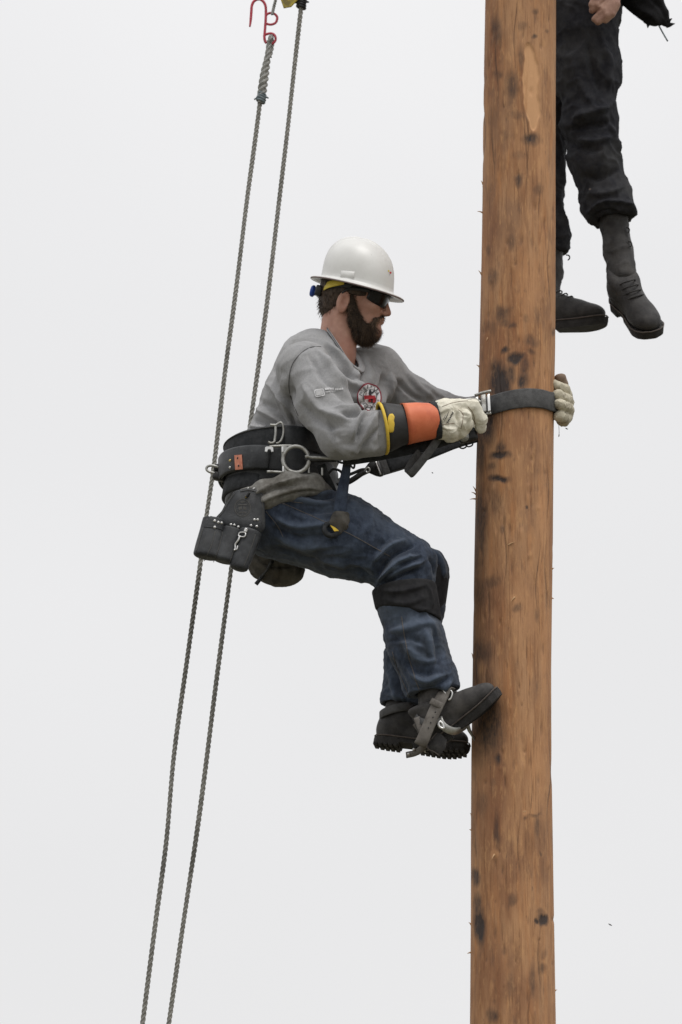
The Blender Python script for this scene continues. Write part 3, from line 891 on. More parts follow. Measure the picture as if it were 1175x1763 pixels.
def hair_field(pw):
    p = hl(pw); q = sym(p)
    d = ell(p, (-.016, 0, .018), (.101, .081, .092))
    d = smin(d, ell(p, (-.066, 0, -.050), (.032, .052, .034)), .03)
    d = smax(d, plane(p, (-.031, 0, -.02), (1, 0, -.10)) * np.where(p[:, 2] < .004, 1, -1) - np.where(p[:, 2] < .004, 0, 9), .008)   # clear of the ear
    d = smax(d, plane(p, (.052, 0, .01), (1, 0, -.15)), .008)
    d = smax(d, plane(p, (0, 0, -.082), (.35, 0, -1)), .01)
    return d + .0014 * np.sin(p[:, 1] * 260) * np.sin(p[:, 0] * 210 + p[:, 2] * 120)
V, F = field_mesh(hair_field, c0 - A3((.15, .12, .14)), c0 + A3((.12, .12, .15)), .0035)
hn = vnormals(V, F)
low = V[hl(V)[:, 2] < .01]; lown = hn[hl(V)[:, 2] < .01]
sv, sf = strands(low, lown, 900, .016, .0007, (-.2, 0, -.9), 5)
v_, f_ = merge((V, F), (sv, sf))
add('hair', v_, f_, M['hair'], man)

def beard_field(pw):
    p = hl(pw); q = sym(p)
    d = chain(q, [(A3((.003, .071, .004)), .008), (A3((.010, .068, -.03)), .0115), (A3((.028, .060, -.062)), .016), (A3((.055, .040, -.090)), .022), (A3((.074, 0, -.097)), .027)], .02)
    d = smin(d, chain(q, [(A3((.030, .052, -.080)), .015), (A3((.05, .03, -.102)), .022), (A3((.068, 0, -.108)), .023)], .02), .02)
    d = smin(d, ell(p, (.083, 0, -.084), (.026, .034, .027)), .012)
    d = smin(d, cone(q, (.1045, .005, -.0335), (.086, .033, -.052), .0072, .0108), .005)
    d = smin(d, cone(q, (.088, .036, -.055), (.080, .034, -.085), .009, .018), .012)
    return d + .0028 + .0016 * np.sin(p[:, 2] * 330 + p[:, 0] * 90) * np.sin(p[:, 1] * 300 + p[:, 0] * 260)
V, F = field_mesh(beard_field, c0 - A3((.06, .11, .19)), c0 + A3((.17, .11, .06)), .0032)
hn = vnormals(V, F)
pl = hl(V); away = ~((pl[:, 0] > .080) & (pl[:, 2] > -.072))
sv, sf = strands(V[away], hn[away], 12000, .015, .00042, (.04, 0, -.66), 6)
v_, f_ = merge((V, F), (sv, sf))
beard = add('beard', v_, f_, M['beard'], man)
pl = hl(V); fr = (pl[:, 0] > .070) & (pl[:, 2] > -.125)
sv, sf = strands(V[fr], hn[fr], 2200, .011, .0005, (.06, 0, -.8), 8)
add('beard_tips', sv, sf, M['beard_light'], beard)
sv, sf = strands(V[away], hn[away], 2600, .015, .00042, (.04, 0, -.66), 18)
add('beard_tips', sv, sf, M['beard_light'], beard)

# ---- sunglasses
gl_root = None
def glasses():
    na, nz = 41, 7
    vs = []
    for side in (0, 1):
        for i in range(na):
            a = (i / (na - 1) * 2 - 1)
            an = a * math.radians(88)
            ex = .054 + .058 * math.cos(an) - .002 * side; ey = (.0775 - .002 * side) * math.sin(an)
            ht = .0265 * (1 - .55 * abs(a) ** 3)
            notch = .014 * math.exp(-(a / .10) ** 2)
            for j in range(nz):
                f = j / (nz - 1)
                z0, z1 = .016 - ht * 1.0 + notch, .024 + ht * .85
                vs.append(hw((ex - (.004 * (1 - f)), ey, z0 + (z1 - z0) * f)))
    n = na * nz
    fs = [(i * nz + j, i * nz + j + 1, (i + 1) * nz + j + 1, (i + 1) * nz + j) for i in range(na - 1) for j in range(nz - 1)]
    fs += [tuple(n + k for k in q[::-1]) for q in fs]
    b = [j for j in range(nz)] + [i * nz + nz - 1 for i in range(1, na)] + [(na - 1) * nz + j for j in range(nz - 2, -1, -1)] + [i * nz for i in range(na - 2, 0, -1)]
    for k in range(len(b)):
        p, q = b[k], b[(k + 1) % len(b)]
        fs.append((q, p, n + p, n + q))
    g = add('sunglasses', np.array(vs), fs, M['lens'], man)
    for s in (-1, 1):
        pts = np.array([hw((.056, s * .0785, .030)), hw((.02, s * .083, .026)), hw((-.012, s * .084, .018)), hw((-.028, s * .083, .0))])
        v, f = band(spline(pts, 14), HU, np.linspace(.015, .006, 14), .0035)
        add('temple_arm', v, f, M['black_plastic'], g)
    # black brow bar along the top edge of the lens
    top = np.array([hw((.052 + .057 * math.cos(a), .0785 * math.sin(a), .024 + .0235 * .85 * (1 - .55 * abs(a / 1.536) ** 3))) for a in np.linspace(-1.5, 1.5, 31)])
    v, f = tube(top, .0022, 6); add('brow_bar', v, f, M['black_plastic'], g)
glasses()

# ---- hard hat
def hard_hat():
    nphi = 72
    ph = np.linspace(0, 2 * math.pi, nphi, endpoint=False)
    prof = []                                            # (kind, t)
    def dome(t, inset):
        hgt = .150 - inset; z = .038 + hgt * t
        r = (1 - t ** 2.35) ** (1 / 2.15) if t < 1 else 0
        cx = .0 - .022 * t
        rx, ry = .119 - inset, .104 - inset
        x = cx + rx * r * np.cos(ph); y = ry * r * np.sin(ph)
        zz = z + np.zeros(nphi)
        rid = (.0095 * np.exp(-(y / .011) ** 4) + .0040 * np.exp(-((np.abs(y) - .034) / .008) ** 2)) * np.clip((t - .22) * 2.2, 0, 1)
        k = np.stack([x, y, zz], -1)
        nn = np.stack([np.cos(ph) * r, np.sin(ph) * r, np.full(nphi, .25 + t)], -1); nn /= np.linalg.norm(nn, axis=1, keepdims=True)
        return k + nn * (rid if inset == 0 else 0 * rid)[:, None]
    def brim(e, dz):
        front = np.clip(np.cos(ph), 0, 1) ** 2; back = np.clip(-np.cos(ph), 0, 1) ** 2
        ext = e * (.031 + .004 * front + .000 * back)
        x = (.119 + ext) * np.cos(ph); y = (.104 + ext) * np.sin(ph)
        z = .038 + dz - e * (.004 - .001 * front) + 0 * ph
        return np.stack([x, y, z], -1)
    rings = [brim(.06, -.0032), brim(.5, -.0042), brim(.98, -.0046), brim(1.0, -.0035), brim(1.0, .000), brim(.97, .0022), brim(.6, .003), brim(.22, .0045), brim(.07, .0075)]
    rings += [dome(t, 0) for t in (.075, .14, .22, .3, .38, .46, .54, .62, .69, .76, .82, .875, .92, .955, .98, .994)]
    rings = np.array(rings)
    v = hw(rings.reshape(-1, 3))
    n = len(rings)
    f = grid_faces(n, nphi)
    ap = len(v); v = np.vstack([v, hw([[-.022, 0, .038 + .150 + .0075]])])
    f += [((n - 1) * nphi + i, (n - 1) * nphi + (i + 1) % nphi, ap) for i in range(nphi)]
    inner = np.array([brim(.06, -.0032)] + [dome(t, .0035) for t in (.06, .2, .4, .6, .78, .9, .97)])
    k0 = len(v); v = np.vstack([v, hw(inner.reshape(-1, 3)), hw([[-.021, 0, .180]])])
    m = len(inner)
    f += [tuple(k0 + i for i in q[::-1]) for q in grid_faces(m, nphi)]
    f += [(k0 + (m - 1) * nphi + (i + 1) % nphi, k0 + (m - 1) * nphi + i, len(v) - 1) for i in range(nphi)]
    hat = add('hard_hat', v, f, M['helmet'], man, label='white full-brim hard hat')
    edge = hw(brim(1.0, -.0022)); vv, ff = tube(edge, .0024, 6, True)
    add('rim_edge', vv, ff, M['helmet_edge'], hat)
    # accessory slot on the side
    bv = bvh_of([hat])
    for s in (1,):
        o = onto_all(bv, [(588.5, 466), (611, 468), (610, 479), (587, 476.5)], .0015)
        vv, ff = prism(o, (0, -1, .1), .0024, .0008); add('side_slot', vv, ff, M['helmet'], hat)
    # suspension: head band, yellow nape piece, black ratchet, blue knob
    a = np.linspace(-math.pi * .62, math.pi * .62, 40)
    bandp = np.array([hw((-.010 - .094 * math.cos(x), .088 * math.sin(x), .030 - .034 * math.cos(x) ** 2 * (math.cos(x) > 0) + .012 * (math.cos(x) <= 0))) for x in a])
    vv, ff = band(bandp, HU, .020, .003); add('headband', vv, ff, M['black_plastic'], hat)
    for s in (-1, 1):
        yp = np.array([hw((-.030, s * .089, .036)), hw((-.052, s * .086, .028)), hw((-.075, s * .072, .020)), hw((-.092, s * .052, .012))])
        vv, ff = band(spline(yp, 14), HU + .25 * HF, np.linspace(.016, .030, 14), .004); add('nape_strap', vv, ff, M['yellow'], hat)
    for s, (w_, hh) in ((1, (.030, .04)),):
        vv, ff = boxm(hw((-.110, 0, -.004)), HF, HL, HU, .022, .095, .034, .25); add('ratchet', vv, ff, M['black_plastic'], hat)
    for k in range(1):
        c = hw((-.122, 0, -.006)); parts = [tube(np.array([c, c - HF * .006, c - HF * .010, c - HF * .016, c - HF * .020]), [.012, .013, .019, .019, .016], 20)]
        vv, ff = merge(*parts); add('ratchet_knob', vv, ff, M['blue'], hat)
    # small decal on the front
    for (x, y, r, mt) in ((669.5, 466.5, 2.0, 'yellow'), (672.5, 469.5, 2.4, 'red_ink'), (671, 473, 1.2, 'faded_print')):
        o = onto_all(bv, [(x + r * math.cos(t) * .7, y + r * math.sin(t) * .8) for t in np.linspace(0, 6.28, 9)[:-1]], .0008)
        add('decal', o, [tuple(range(8))], M[mt], hat)
    return hat
hat = hard_hat()

# ---- shirt
SH_N, SH_F = P(527, 640, -.165), P(648, 652, .165)
EL_N, WR_N = P(592, 750, -.285), P(742, 724, -.245)
EL_F, WR_F = P(790, 722, .265), P(925, 694, .175)
NK_A, NK_B = P(612, 535, -.06), P(600, 612, -.055)
def shirt_field(p):
    return smax(shirt_solid(p), -cone(p, NK_A, NK_B, .085, .058), .010)
def shirt_solid(p):
    lat = A3((.10, 1, 0))
    wa, ch, up = P(487, 800, 0), P(546, 694, .01), P(562, 652, .02)
    d = cone(p, wa, ch, 82 * S, 87 * S, lat, 1.02)
    d = smin(d, cone(p, ch, up, 88 * S, 58 * S, lat, 1.35), .05)
    d = smin(d, ell(p, P(540, 637, -.01), (66 * S, .125, 71 * S)), .05)                     # upper back and trapezius
    d = smin(d, cone(p, P(612, 690, .06), P(625, 650, .13), 50 * S, 46 * S), .05)        # far side of the chest
    arm = chain(p, [(SH_N, 51 * S), (P(557, 692, -.232), 44 * S), (EL_N, 41 * S)], .03)
    arm = smin(arm, chain(p, [(EL_N, 41 * S), (P(626, 750, -.279), 38.5 * S), (P(650, 746, -.268), 36 * S), (P(674, 740, -.265), 31 * S)], .02), .03)
    arm = smax(arm, plane(p, P(668, 738, -.27), WR_N - EL_N), .006)
    sh_ = cone(p, SH_N, P(560, 660, -.08), 50 * S, 40 * S)
    d = smin(d, sh_, .03)
    d = smin(d, arm, .006)
    d = smin(d, cone(p, P(602, 632, .07), P(648, 638, .15), 32 * S, 44 * S), .03)
    fa = chain(p, [(SH_F, 50 * S), (P(705, 688, .215), 40 * S), (EL_F, 36 * S)], .03)
    fa = smin(fa, cone(p, EL_F, P(850, 708, .23), 35 * S, 31 * S), .03)
    d = smin(d, fa, .035)
    # hem tucked under the belt
    d = smax(d, plane(p, P(480, 842, 0), (.10, 0, -1)), .01)
    return d
lo = np.minimum.reduce([P(380, 860, 0), P(380, 860, -.38)]); 
V, F = field_mesh(shirt_field, (P(370, 850, 0)[0], -.42, P(400, 870, -.42)[2]), (P(870, 600, .3)[0], .37, P(500, 540, -.2)[2] + .03), .0040)
V = relax(V, F, 2, .5)
SHIRT_LINES = [
    # sleeve: long drapes from the shoulder seam down the arm
    ([(545, 600), (578, 648), (612, 672), (628, 690)], 7, .010), ([(556, 592), (592, 640), (618, 664)], 6, -.008), ([(530, 612), (560, 655), (598, 690), (622, 704)], 7, -.007),
    ([(565, 590), (600, 636), (616, 660)], 5, .008), ([(520, 660), (548, 702), (590, 722), (622, 712)], 8, .007), ([(515, 690), (552, 730), (592, 736)], 8, -.006),
    # elbow creases
    ([(628, 697), (600, 706), (575, 702)], 5, .009), ([(634, 703), (606, 716), (584, 716)], 4.5, -.010), ([(637, 700), (612, 732), (604, 758)], 5, .010), ([(645, 696), (622, 728), (612, 764)], 4.5, -.009),
    ([(655, 706), (630, 740), (606, 782)], 5, .008), ([(657, 730), (632, 760), (612, 786)], 5, -.006), ([(576, 752), (586, 774), (610, 786)], 6, .007), ([(560, 715), (572, 750), (590, 780)], 7, -.005),
    ([(590, 770), (625, 778), (655, 770)], 5, .005), ([(650, 700), (655, 740), (652, 775)], 4, -.004),
    # back and flank: drag lines towards the waist
    ([(455, 655), (490, 690), (520, 735), (545, 765)], 7, .008), ([(444, 688), (480, 712), (515, 752), (540, 780)], 7, -.008), ([(438, 702), (472, 722), (510, 745)], 6, .008),
    ([(430, 720), (465, 732), (505, 742)], 5, -.008), ([(425, 733), (460, 742), (500, 738), (540, 755)], 5, .009), ([(421, 742), (450, 752), (490, 748)], 4, -.006),
    ([(500, 640), (498, 690), (512, 740), (545, 782)], 6, -.010), ([(487, 640), (488, 690), (500, 730)], 8, .006), ([(470, 625), (480, 660), (500, 690)], 9, -.004),
    # armhole seam
    ([(556, 593), (528, 600), (508, 620), (499, 652)], 3.5, -.002),
    # chest: folds from the neck and pulled to the far arm
    ([(607, 635), (612, 665), (618, 700)], 6, .009), ([(612, 612), (620, 650), (624, 690)], 4.5, -.009), ([(620, 606), (632, 640), (640, 668)], 6, .006),
    ([(660, 640), (655, 675), (640, 705)], 6, -.010), ([(675, 640), (668, 675), (652, 705)], 7, .008), ([(690, 660), (676, 690), (660, 705)], 6, -.007),
    ([(695, 640), (720, 665), (750, 690)], 6, .006), ([(680, 650), (705, 678), (735, 694)], 5, -.006), ([(720, 655), (745, 675), (775, 690)], 4.5, .004)]
V, D = folds(V, F, SHIRT_LINES, noise=((21, 38, .0020, (1, 1, 1)),), creases=((1, 11, .0034, (1, 1, 1)), (2, 26, .0013, (1, 1, 1))), gain=2.3)
V = relax(V, F, 1, .15)
shirt = add('shirt', V, F, M['shirt'], man)
BV_SHIRT = bvh_of([shirt])

def on_shirt_tube(pix, r, name, mt, n=30, off=.0005):
    pth = spline(np.array([onto(BV_SHIRT, x, y, off) if onto(BV_SHIRT, x, y, off) is not None else P(x, y, -.15) for x, y in pix]), n)
    v, f = tube(pth, r, 6); return add(name, v, f, M[mt], shirt)
seam_pix = spline(A3([(553, 597), (540, 597), (527, 602), (514, 613), (504, 627), (499, 645), (498, 668), (503, 690), (514, 716)]), 26)
on_shirt_tube(seam_pix, .0013, 'shoulder_seam', 'stitch', 60, .0003)
# rib collar laid along the edge of the neck opening
def collar():
    A_, B_ = NK_A, NK_B
    ax = nrm(B_ - A_); e1 = nrm(np.cross(ax, (0, 1, 0))); e2 = np.cross(ax, e1)
    L = np.linalg.norm(B_ - A_)
    s = np.linspace(0, L + .057, 160)
    rad = np.where(s < L, .085 + (.058 - .085) * s / L, np.sqrt(np.clip(.058 ** 2 - (s - L) ** 2, 1e-6, None)))
    pts = []
    for t in np.linspace(0, 2 * math.pi, 56, endpoint=False):
        dirn = math.cos(t) * e1 + math.sin(t) * e2
        X = A_ + s[:, None] * ax + rad[:, None] * dirn
        inside = np.nonzero(shirt_solid(X) < 0)[0]
        pts.append(X[inside[0]] if len(inside) else X[-1])
    p = np.array(pts)
    for _ in range(4): p = .5 * p + .25 * (np.roll(p, 1, 0) + np.roll(p, -1, 0))
    c = p.mean(0); out = p - c; out /= np.linalg.norm(out, axis=1, keepdims=True)
    p2 = p + out * .004 - ax * .002
    v, f = band(p2, out - .25 * ax, .023, .0075, True)
    add('collar', v, f, M['collar'], shirt)
    v, f = tube(p + out * .0155 - ax * .0065, .0011, 6, True); add('collar_seam', v, f, M['stitch'], shirt)
collar()

# ---- shirt tail bunched out below the belt
def tail_field(p):
    d = chain(p, [(P(402, 866, -.08), 9 * S), (P(420, 858, -.165), 12 * S), (P(455, 846, -.215), 18 * S), (P(500, 834, -.228), 20 * S), (P(540, 834, -.205), 17 * S), (P(562, 846, -.15), 11 * S), (P(566, 848, -.06), 10 * S)], .02)
    d = smin(d, chain(p, [(P(424, 866, -.18), 16 * S), (P(460, 857, -.222), 18 * S), (P(505, 845, -.228), 14 * S), (P(548, 840, -.20), 11 * S)], .02), .015)
    d = smin(d, ell(p, P(480, 838, 0), (82 * S, .185, 20 * S)), .03)
    return d
V, F = field_mesh(tail_field, (P(380, 850, 0)[0], -.29, P(400, 895, -.2)[2]), (P(585, 850, 0)[0], .24, P(400, 780, .2)[2]), .0045)
V, D = folds(V, F, [([(420, 872), (455, 842), (500, 826), (545, 822)], 4, .008), ([(430, 862), (470, 842), (520, 834)], 3.5, -.008), ([(440, 868), (480, 852), (530, 840), (556, 842)], 4, .007),
                    ([(450, 850), (475, 832), (510, 820)], 3, -.006), ([(395, 870), (412, 850), (440, 838)], 4, .006), ([(404, 868), (424, 852), (440, 848)], 3, -.006), ([(470, 860), (510, 846), (550, 844)], 3, -.007)],
             noise=((61, 120, .0022, (.6, 1, 1)),))
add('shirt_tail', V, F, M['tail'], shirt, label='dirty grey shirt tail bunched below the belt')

# ---- print on the shirt
def flat_text(body_, size, spacing=1.0):
    cu = bpy.data.curves.new('print', 'FONT'); cu.body = body_; cu.size = size; cu.align_x = 'CENTER'; cu.align_y = 'CENTER'; cu.resolution_u = 2; cu.space_character = spacing
    ob = bpy.data.objects.new('print', cu); COL.objects.link(ob)
    dg = bpy.context.evaluated_depsgraph_get(); me = bpy.data.meshes.new_from_object(ob.evaluated_get(dg))
    v = np.array([tuple(x.co) for x in me.vertices]); f = [tuple(p.vertices) for p in me.polygons]
    bpy.data.objects.remove(ob); bpy.data.curves.remove(cu); bpy.data.meshes.remove(me)
    return v, f
def print_on(bv, name, v2, f, parent, mt, off, beyond=None):
    add(name, onto_all(bv, v2, off, beyond=beyond), f, M[mt], parent, smooth=False)
def disc2(cx, cy, r0, r1, n=48, ky=1.0, rings=4):
    rr = np.linspace(r0, r1, rings); a = np.linspace(0, 2 * math.pi, n, endpoint=False)
    v = [(cx + r * math.cos(t), cy + r * ky * math.sin(t)) for r in rr for t in a]
    f = [(i * n + j, i * n + (j + 1) % n, (i + 1) * n + (j + 1) % n, (i + 1) * n + j) for i in range(rings - 1) for j in range(n)]
    return np.array(v), f
def badge():
    cx, cy, kx = 636, 685, .84
    ell_ = lambda v: np.stack([cx + (v[:, 0] - cx) * kx + (v[:, 1] - cy) * .06, v[:, 1]], -1)
    for nm, r0, r1, mt, off in (('badge_rim', 22.6, 25, 'maroon_ink', .0042), ('badge_field', .4, 22.7, 'white_ink', .0034), ('badge_ring', 14.2, 15, 'black_ink', .0048)):
        v, f = disc2(cx, cy, r0, r1, 56, 1.0, 12 if r0 < 1 else 3)
        print_on(BV_SHIRT, nm, ell_(v), f, shirt, mt, off, -.155)
    for word, mid, top in (('NEBRASKA', -90, True), ('LINEWORKERS', 90, False)):
        n = len(word)
        for i, ch in enumerate(word):
            st = 20.0 if top else 14.5
            an = math.radians(mid + (i - (n - 1) / 2) * st * (1 if top else -1))
            v, f = flat_text(ch, 8.0 if top else 6.0)
            v = v[:, :2] * A3((1, -1)); rot = an + math.pi / 2 if top else an - math.pi / 2
            cr, sr = math.cos(rot), math.sin(rot)
            v = np.stack([v[:, 0] * cr - v[:, 1] * sr + cx + 18.6 * math.cos(an), v[:, 0] * sr + v[:, 1] * cr + cy + 18.6 * math.sin(an)], -1)
            print_on(BV_SHIRT, 'badge_letter', ell_(v), f, shirt, 'black_ink', .0052, -.155)
    st = A3([(-13, -5), (9, -5), (11, -1), (12, 4), (12, 8), (5, 8), (3, 6), (-5, 6), (-5, 1), (-13, 1)]) + A3((cx, cy + 1))
    print_on(BV_SHIRT, 'badge_state', ell_(st), [tuple(range(len(st)))], shirt, 'red_ink', .0050, -.155)
    fig = [A3([(-2, -13), (1, -14), (3, -10), (2, -6), (4, -1), (3, 3), (0, 3), (-2, -2), (-3, -7)]), A3([(0, 2), (4, 2), (4, 8), (6, 12), (4, 14), (1, 9)]), A3([(2, -9), (7, -11), (10, -14), (11, -12), (7, -8), (2, -6)]), A3([(-2, 2), (1, 2), (0, 8), (-3, 9)])]
    for q in fig:
        q = q + A3((cx, cy))
        print_on(BV_SHIRT, 'badge_figure', ell_(q), [tuple(range(len(q)))], shirt, 'black_ink', .0056, -.155)
badge()
def sleeve_print():
    rot = math.radians(-9); cr, sr = math.cos(rot), math.sin(rot)
    pl_ = lambda v, c: np.stack([c[0] + v[:, 0] * cr - v[:, 1] * sr, c[1] + v[:, 0] * sr + v[:, 1] * cr], -1)
    def rrect(w, h, r, n=4):
        o = []
        for (sx, sy, a0) in ((1, 1, 0), (-1, 1, 90), (-1, -1, 180), (1, -1, 270)):
            for k in range(n + 1):
                a = math.radians(a0 + 90 * k / n); o.append((sx * (w / 2 - r) + r * math.cos(a), sy * (h / 2 - r) + r * math.sin(a)))
        return A3(o)
    o = rrect(17, 12.5, 3); i = rrect(14.2, 9.8, 2.2); n = len(o)
    print_on(BV_SHIRT, 'logo_frame', pl_(np.vstack([o, i]), (550.5, 677)), [(k, (k + 1) % n, n + (k + 1) % n, n + k) for k in range(n)], shirt, 'white_print', .0030)
    g = rrect(12.6, 8.4, 2.0)
    print_on(BV_SHIRT, 'logo_field', pl_(g, (550.5, 677)), [tuple(range(n))], shirt, 'faded_print', .0030)
    for (x, y, w_, h_, nn, mt) in ((567.5, 670, 15.6, 3.4, 5, 'white_print'), (583.8, 670.2, 14.0, 3.2, 5, 'white_print'), (564.5, 675.2, 7.5, 2.2, 4, 'faded_print'), (573.5, 674.2, 8.5, 1.8, 5, 'faded_print')):
        for k in range(nn):
            lw = w_ / nn; r = A3([(-lw * .40, -h_ / 2), (lw * .40, -h_ / 2), (lw * .40, h_ / 2), (-lw * .40, h_ / 2)])
            c = (x + (k - (nn - 1) / 2) * lw * cr, y + (k - (nn - 1) / 2) * lw * sr * .45)
            print_on(BV_SHIRT, 'print_letter', pl_(r, c), [(0, 1, 2, 3)], shirt, mt, .0032)
sleeve_print()

# ---- jeans
HP_N, HP_F = P(478, 888, -.095), P(480, 888, .095)
KN_N, KN_F = P(702, 972, -.115), P(732, 984, .115)
AN_N, AN_F = P(752, 1205, -.10), P(690, 1228, .085)
def jeans_field(p):
    d = ell(p, P(466, 872, 0), (70 * S, .172, 74 * S))
    d = smin(d, cone(p, HP_N, P(592, 924, -.12), 76 * S, 68 * S, (0, 1, 0), .95), .04)
    d = smin(d, cone(p, P(592, 924, -.12), KN_N, 68 * S, 50 * S), .03)
    d = smin(d, cone(p, HP_F, KN_F, 72 * S, 42 * S), .03)
    s_n = chain(p, [(P(697, 976, -.115), 48 * S), (P(699, 1040, -.115), 45 * S), (P(717, 1110, -.11), 48 * S), (P(742, 1176, -.105), 44 * S), (P(756, 1215, -.10), 44 * S)], .03)
    s_n = smax(s_n, plane(p, P(750, 1192, -.10), P(757, 1212, -.10) - P(738, 1160, -.105) + A3((-.018, 0, 0)) ), .006)
    s_n = smax(s_n, -cone(p, P(742, 1168, -.105), P(762, 1230, -.10), 30 * S, 39 * S), .005)
    s_f = chain(p, [(P(724, 990, .115), 43 * S), (P(722, 1050, .11), 40 * S), (P(703, 1130, .10), 37 * S), (P(690, 1225, .085), 35 * S)], .03)
    s_f = smax(s_f, plane(p, P(690, 1215, .085), (-.15, 0, -1)), .006)
    s_f = smax(s_f, -cone(p, P(692, 1180, .085), P(688, 1240, .085), 24 * S, 31 * S), .005)
    d = smin(d, s_n, .03)
    d = smin(d, s_f, .022)
    return d
V, F = field_mesh(jeans_field, (P(370, 900, 0)[0], -.30, P(700, 1240, -.3)[2]), (P(810, 900, 0)[0], .30, P(500, 790, -.2)[2]), .0042)
V = relax(V, F, 2, .5)
JEAN_LINES = [
    # from hip and seat down the thigh
    ([(470, 850), (520, 880), (560, 880), (600, 868)], 6, -.006), ([(458, 880), (500, 905), (555, 905), (590, 890)], 6, .007), ([(462, 905), (510, 925), (570, 922)], 6, -.007), ([(470, 925), (520, 942), (590, 940)], 7, .006),
    ([(500, 855), (540, 868), (575, 866)], 4.5, .007), ([(515, 848), (548, 858), (580, 852)], 4, -.007), ([(530, 840), (552, 850), (575, 846)], 4, .006),
    ([(470, 940), (530, 960), (600, 962)], 6, -.006), ([(520, 950), (590, 975), (640, 975)], 6, .005),
    # rays out of the back of the knee
    ([(652, 1006), (672, 978), (700, 962), (728, 955)], 5, .012), ([(650, 1000), (665, 968), (695, 945), (722, 935)], 5, -.012), ([(645, 992), (640, 970), (665, 945), (700, 930)], 5, .010),
    ([(640, 995), (615, 978), (590, 975)], 6, -.007), ([(655, 1010), (690, 992), (730, 978)], 5, -.010), ([(660, 1004), (700, 980), (735, 965)], 5, .010), ([(640, 985), (645, 955), (675, 925)], 6, -.006),
    ([(655, 1000), (668, 985), (690, 975)], 4, .008),
    # shin
    ([(668, 1085), (700, 1085), (735, 1075), (755, 1085)], 7, .006), ([(670, 1105), (700, 1100), (735, 1110)], 6, -.006), ([(745, 1080), (752, 1120), (748, 1150)], 6, -.008), ([(730, 1080), (738, 1110), (742, 1135)], 6, .007),
    ([(690, 1100), (715, 1130), (740, 1140), (770, 1130)], 7, .006), ([(695, 1130), (720, 1158), (760, 1160)], 7, -.006), ([(700, 1150), (730, 1175), (775, 1160)], 5, .006), ([(710, 1185), (745, 1185), (778, 1165)], 4.5, -.006),
    ([(716, 1200), (750, 1192), (783, 1170)], 3.5, .007),
    ([(668, 1130), (690, 1170), (700, 1210)], 5, -.007), ([(664, 1150), (678, 1190), (685, 1212)], 5, .006), ([(662, 1195), (685, 1200), (706, 1205)], 4, .005),
    # far knee
    ([(740, 945), (757, 965), (764, 1000)], 4.5, .006), ([(738, 960), (748, 975), (752, 1000)], 4.5, -.008)]
V, D = folds(V, F, JEAN_LINES, noise=((71, 34, .0022, (1, 1, 1)),), creases=((3, 9, .0045, (1, 1, 1)), (4, 24, .0030, (1, 1, 1)), (5, 50, .0012, (1, 1, 1))), gain=1.8)
V = relax(V, F, 1, .15)
jeans = add('jeans', V, F, M['denim'], man, attrs={'wear': D})
BV_J = bvh_of([jeans])
def on_tube(bv, pix, r, name, mt, parent, n=40, off=.0008, fall=-.12):
    pts = spline(A3(pix), n); h = onto_all(bv, pts, off, fall)
    k = np.ones(9) / 9; hp = np.vstack([np.repeat(h[:1], 4, 0), h, np.repeat(h[-1:], 4, 0)])
    v, f = tube(hp[4:-4] if n < 12 else h, r, 6); return add(name, v, f, M[mt], parent)
on_tube(BV_J, [(462, 858), (500, 872), (545, 892), (600, 918), (640, 940), (672, 958)], .0012, 'side_seam', 'denim_seam', jeans)
on_tube(BV_J, [(692, 1062), (696, 1090), (704, 1130), (716, 1170), (724, 1192)], .0013, 'shin_seam', 'denim_seam', jeans)
on_tube(BV_J, [(676, 1122), (684, 1150), (697, 1180), (705, 1200)], .0011, 'shin_seam', 'denim_seam', jeans)
on_tube(BV_J, [(458, 880), (478, 905), (488, 925)], .0011, 'pocket_seam', 'denim_seam', jeans)
on_tube(BV_J, [(472, 846), (498, 862), (522, 866)], .0011, 'pocket_seam', 'denim_seam', jeans)

# ---- knee pads (dark sleeves below the knees)
def pad_field(side):
    def fn(p):
        if side < 0:
            d = cone(p, P(694, 1000, -.115), P(706, 1066, -.113), 56 * S, 53 * S)
            d = smax(d, -plane(p, P(694, 1011, -.115), (.12, 0, -1)), .006)
            d = smax(d, plane(p, P(706, 1060, -.115), (-.20, 0, -1)), .006)
            return d
        d = cone(p, P(725, 990, .115), P(718, 1072, .11), 49.5 * S, 46 * S)
        d = smax(d, -plane(p, P(735, 985, .115), (.3, 0, -1)), .006)
        d = smax(d, plane(p, P(725, 1072, .11), (.55, 0, -1)), .006)
        return d
    return fn
for sd_, cc in ((-1, P(700, 1036, -.115)), (1, P(725, 1030, .115))):
    V, F = field_mesh(pad_field(sd_), cc - A3((.14, .14, .14)), cc + A3((.14, .14, .14)), .0045)
    V, _ = folds(V, F, [([(655, 1030), (700, 1040), (742, 1025)], 6, .004), ([(668, 1065), (700, 1058), (742, 1048)], 4, .005), ([(652, 1016), (690, 1018), (738, 1006)], 4, .005), ([(735, 1005), (742, 1030), (744, 1050)], 3, .005)] if sd_ < 0 else [], noise=((81, 60, .0016, (1, 1, 1)),))
    add('knee_pad', V, F, M['pad'], man)

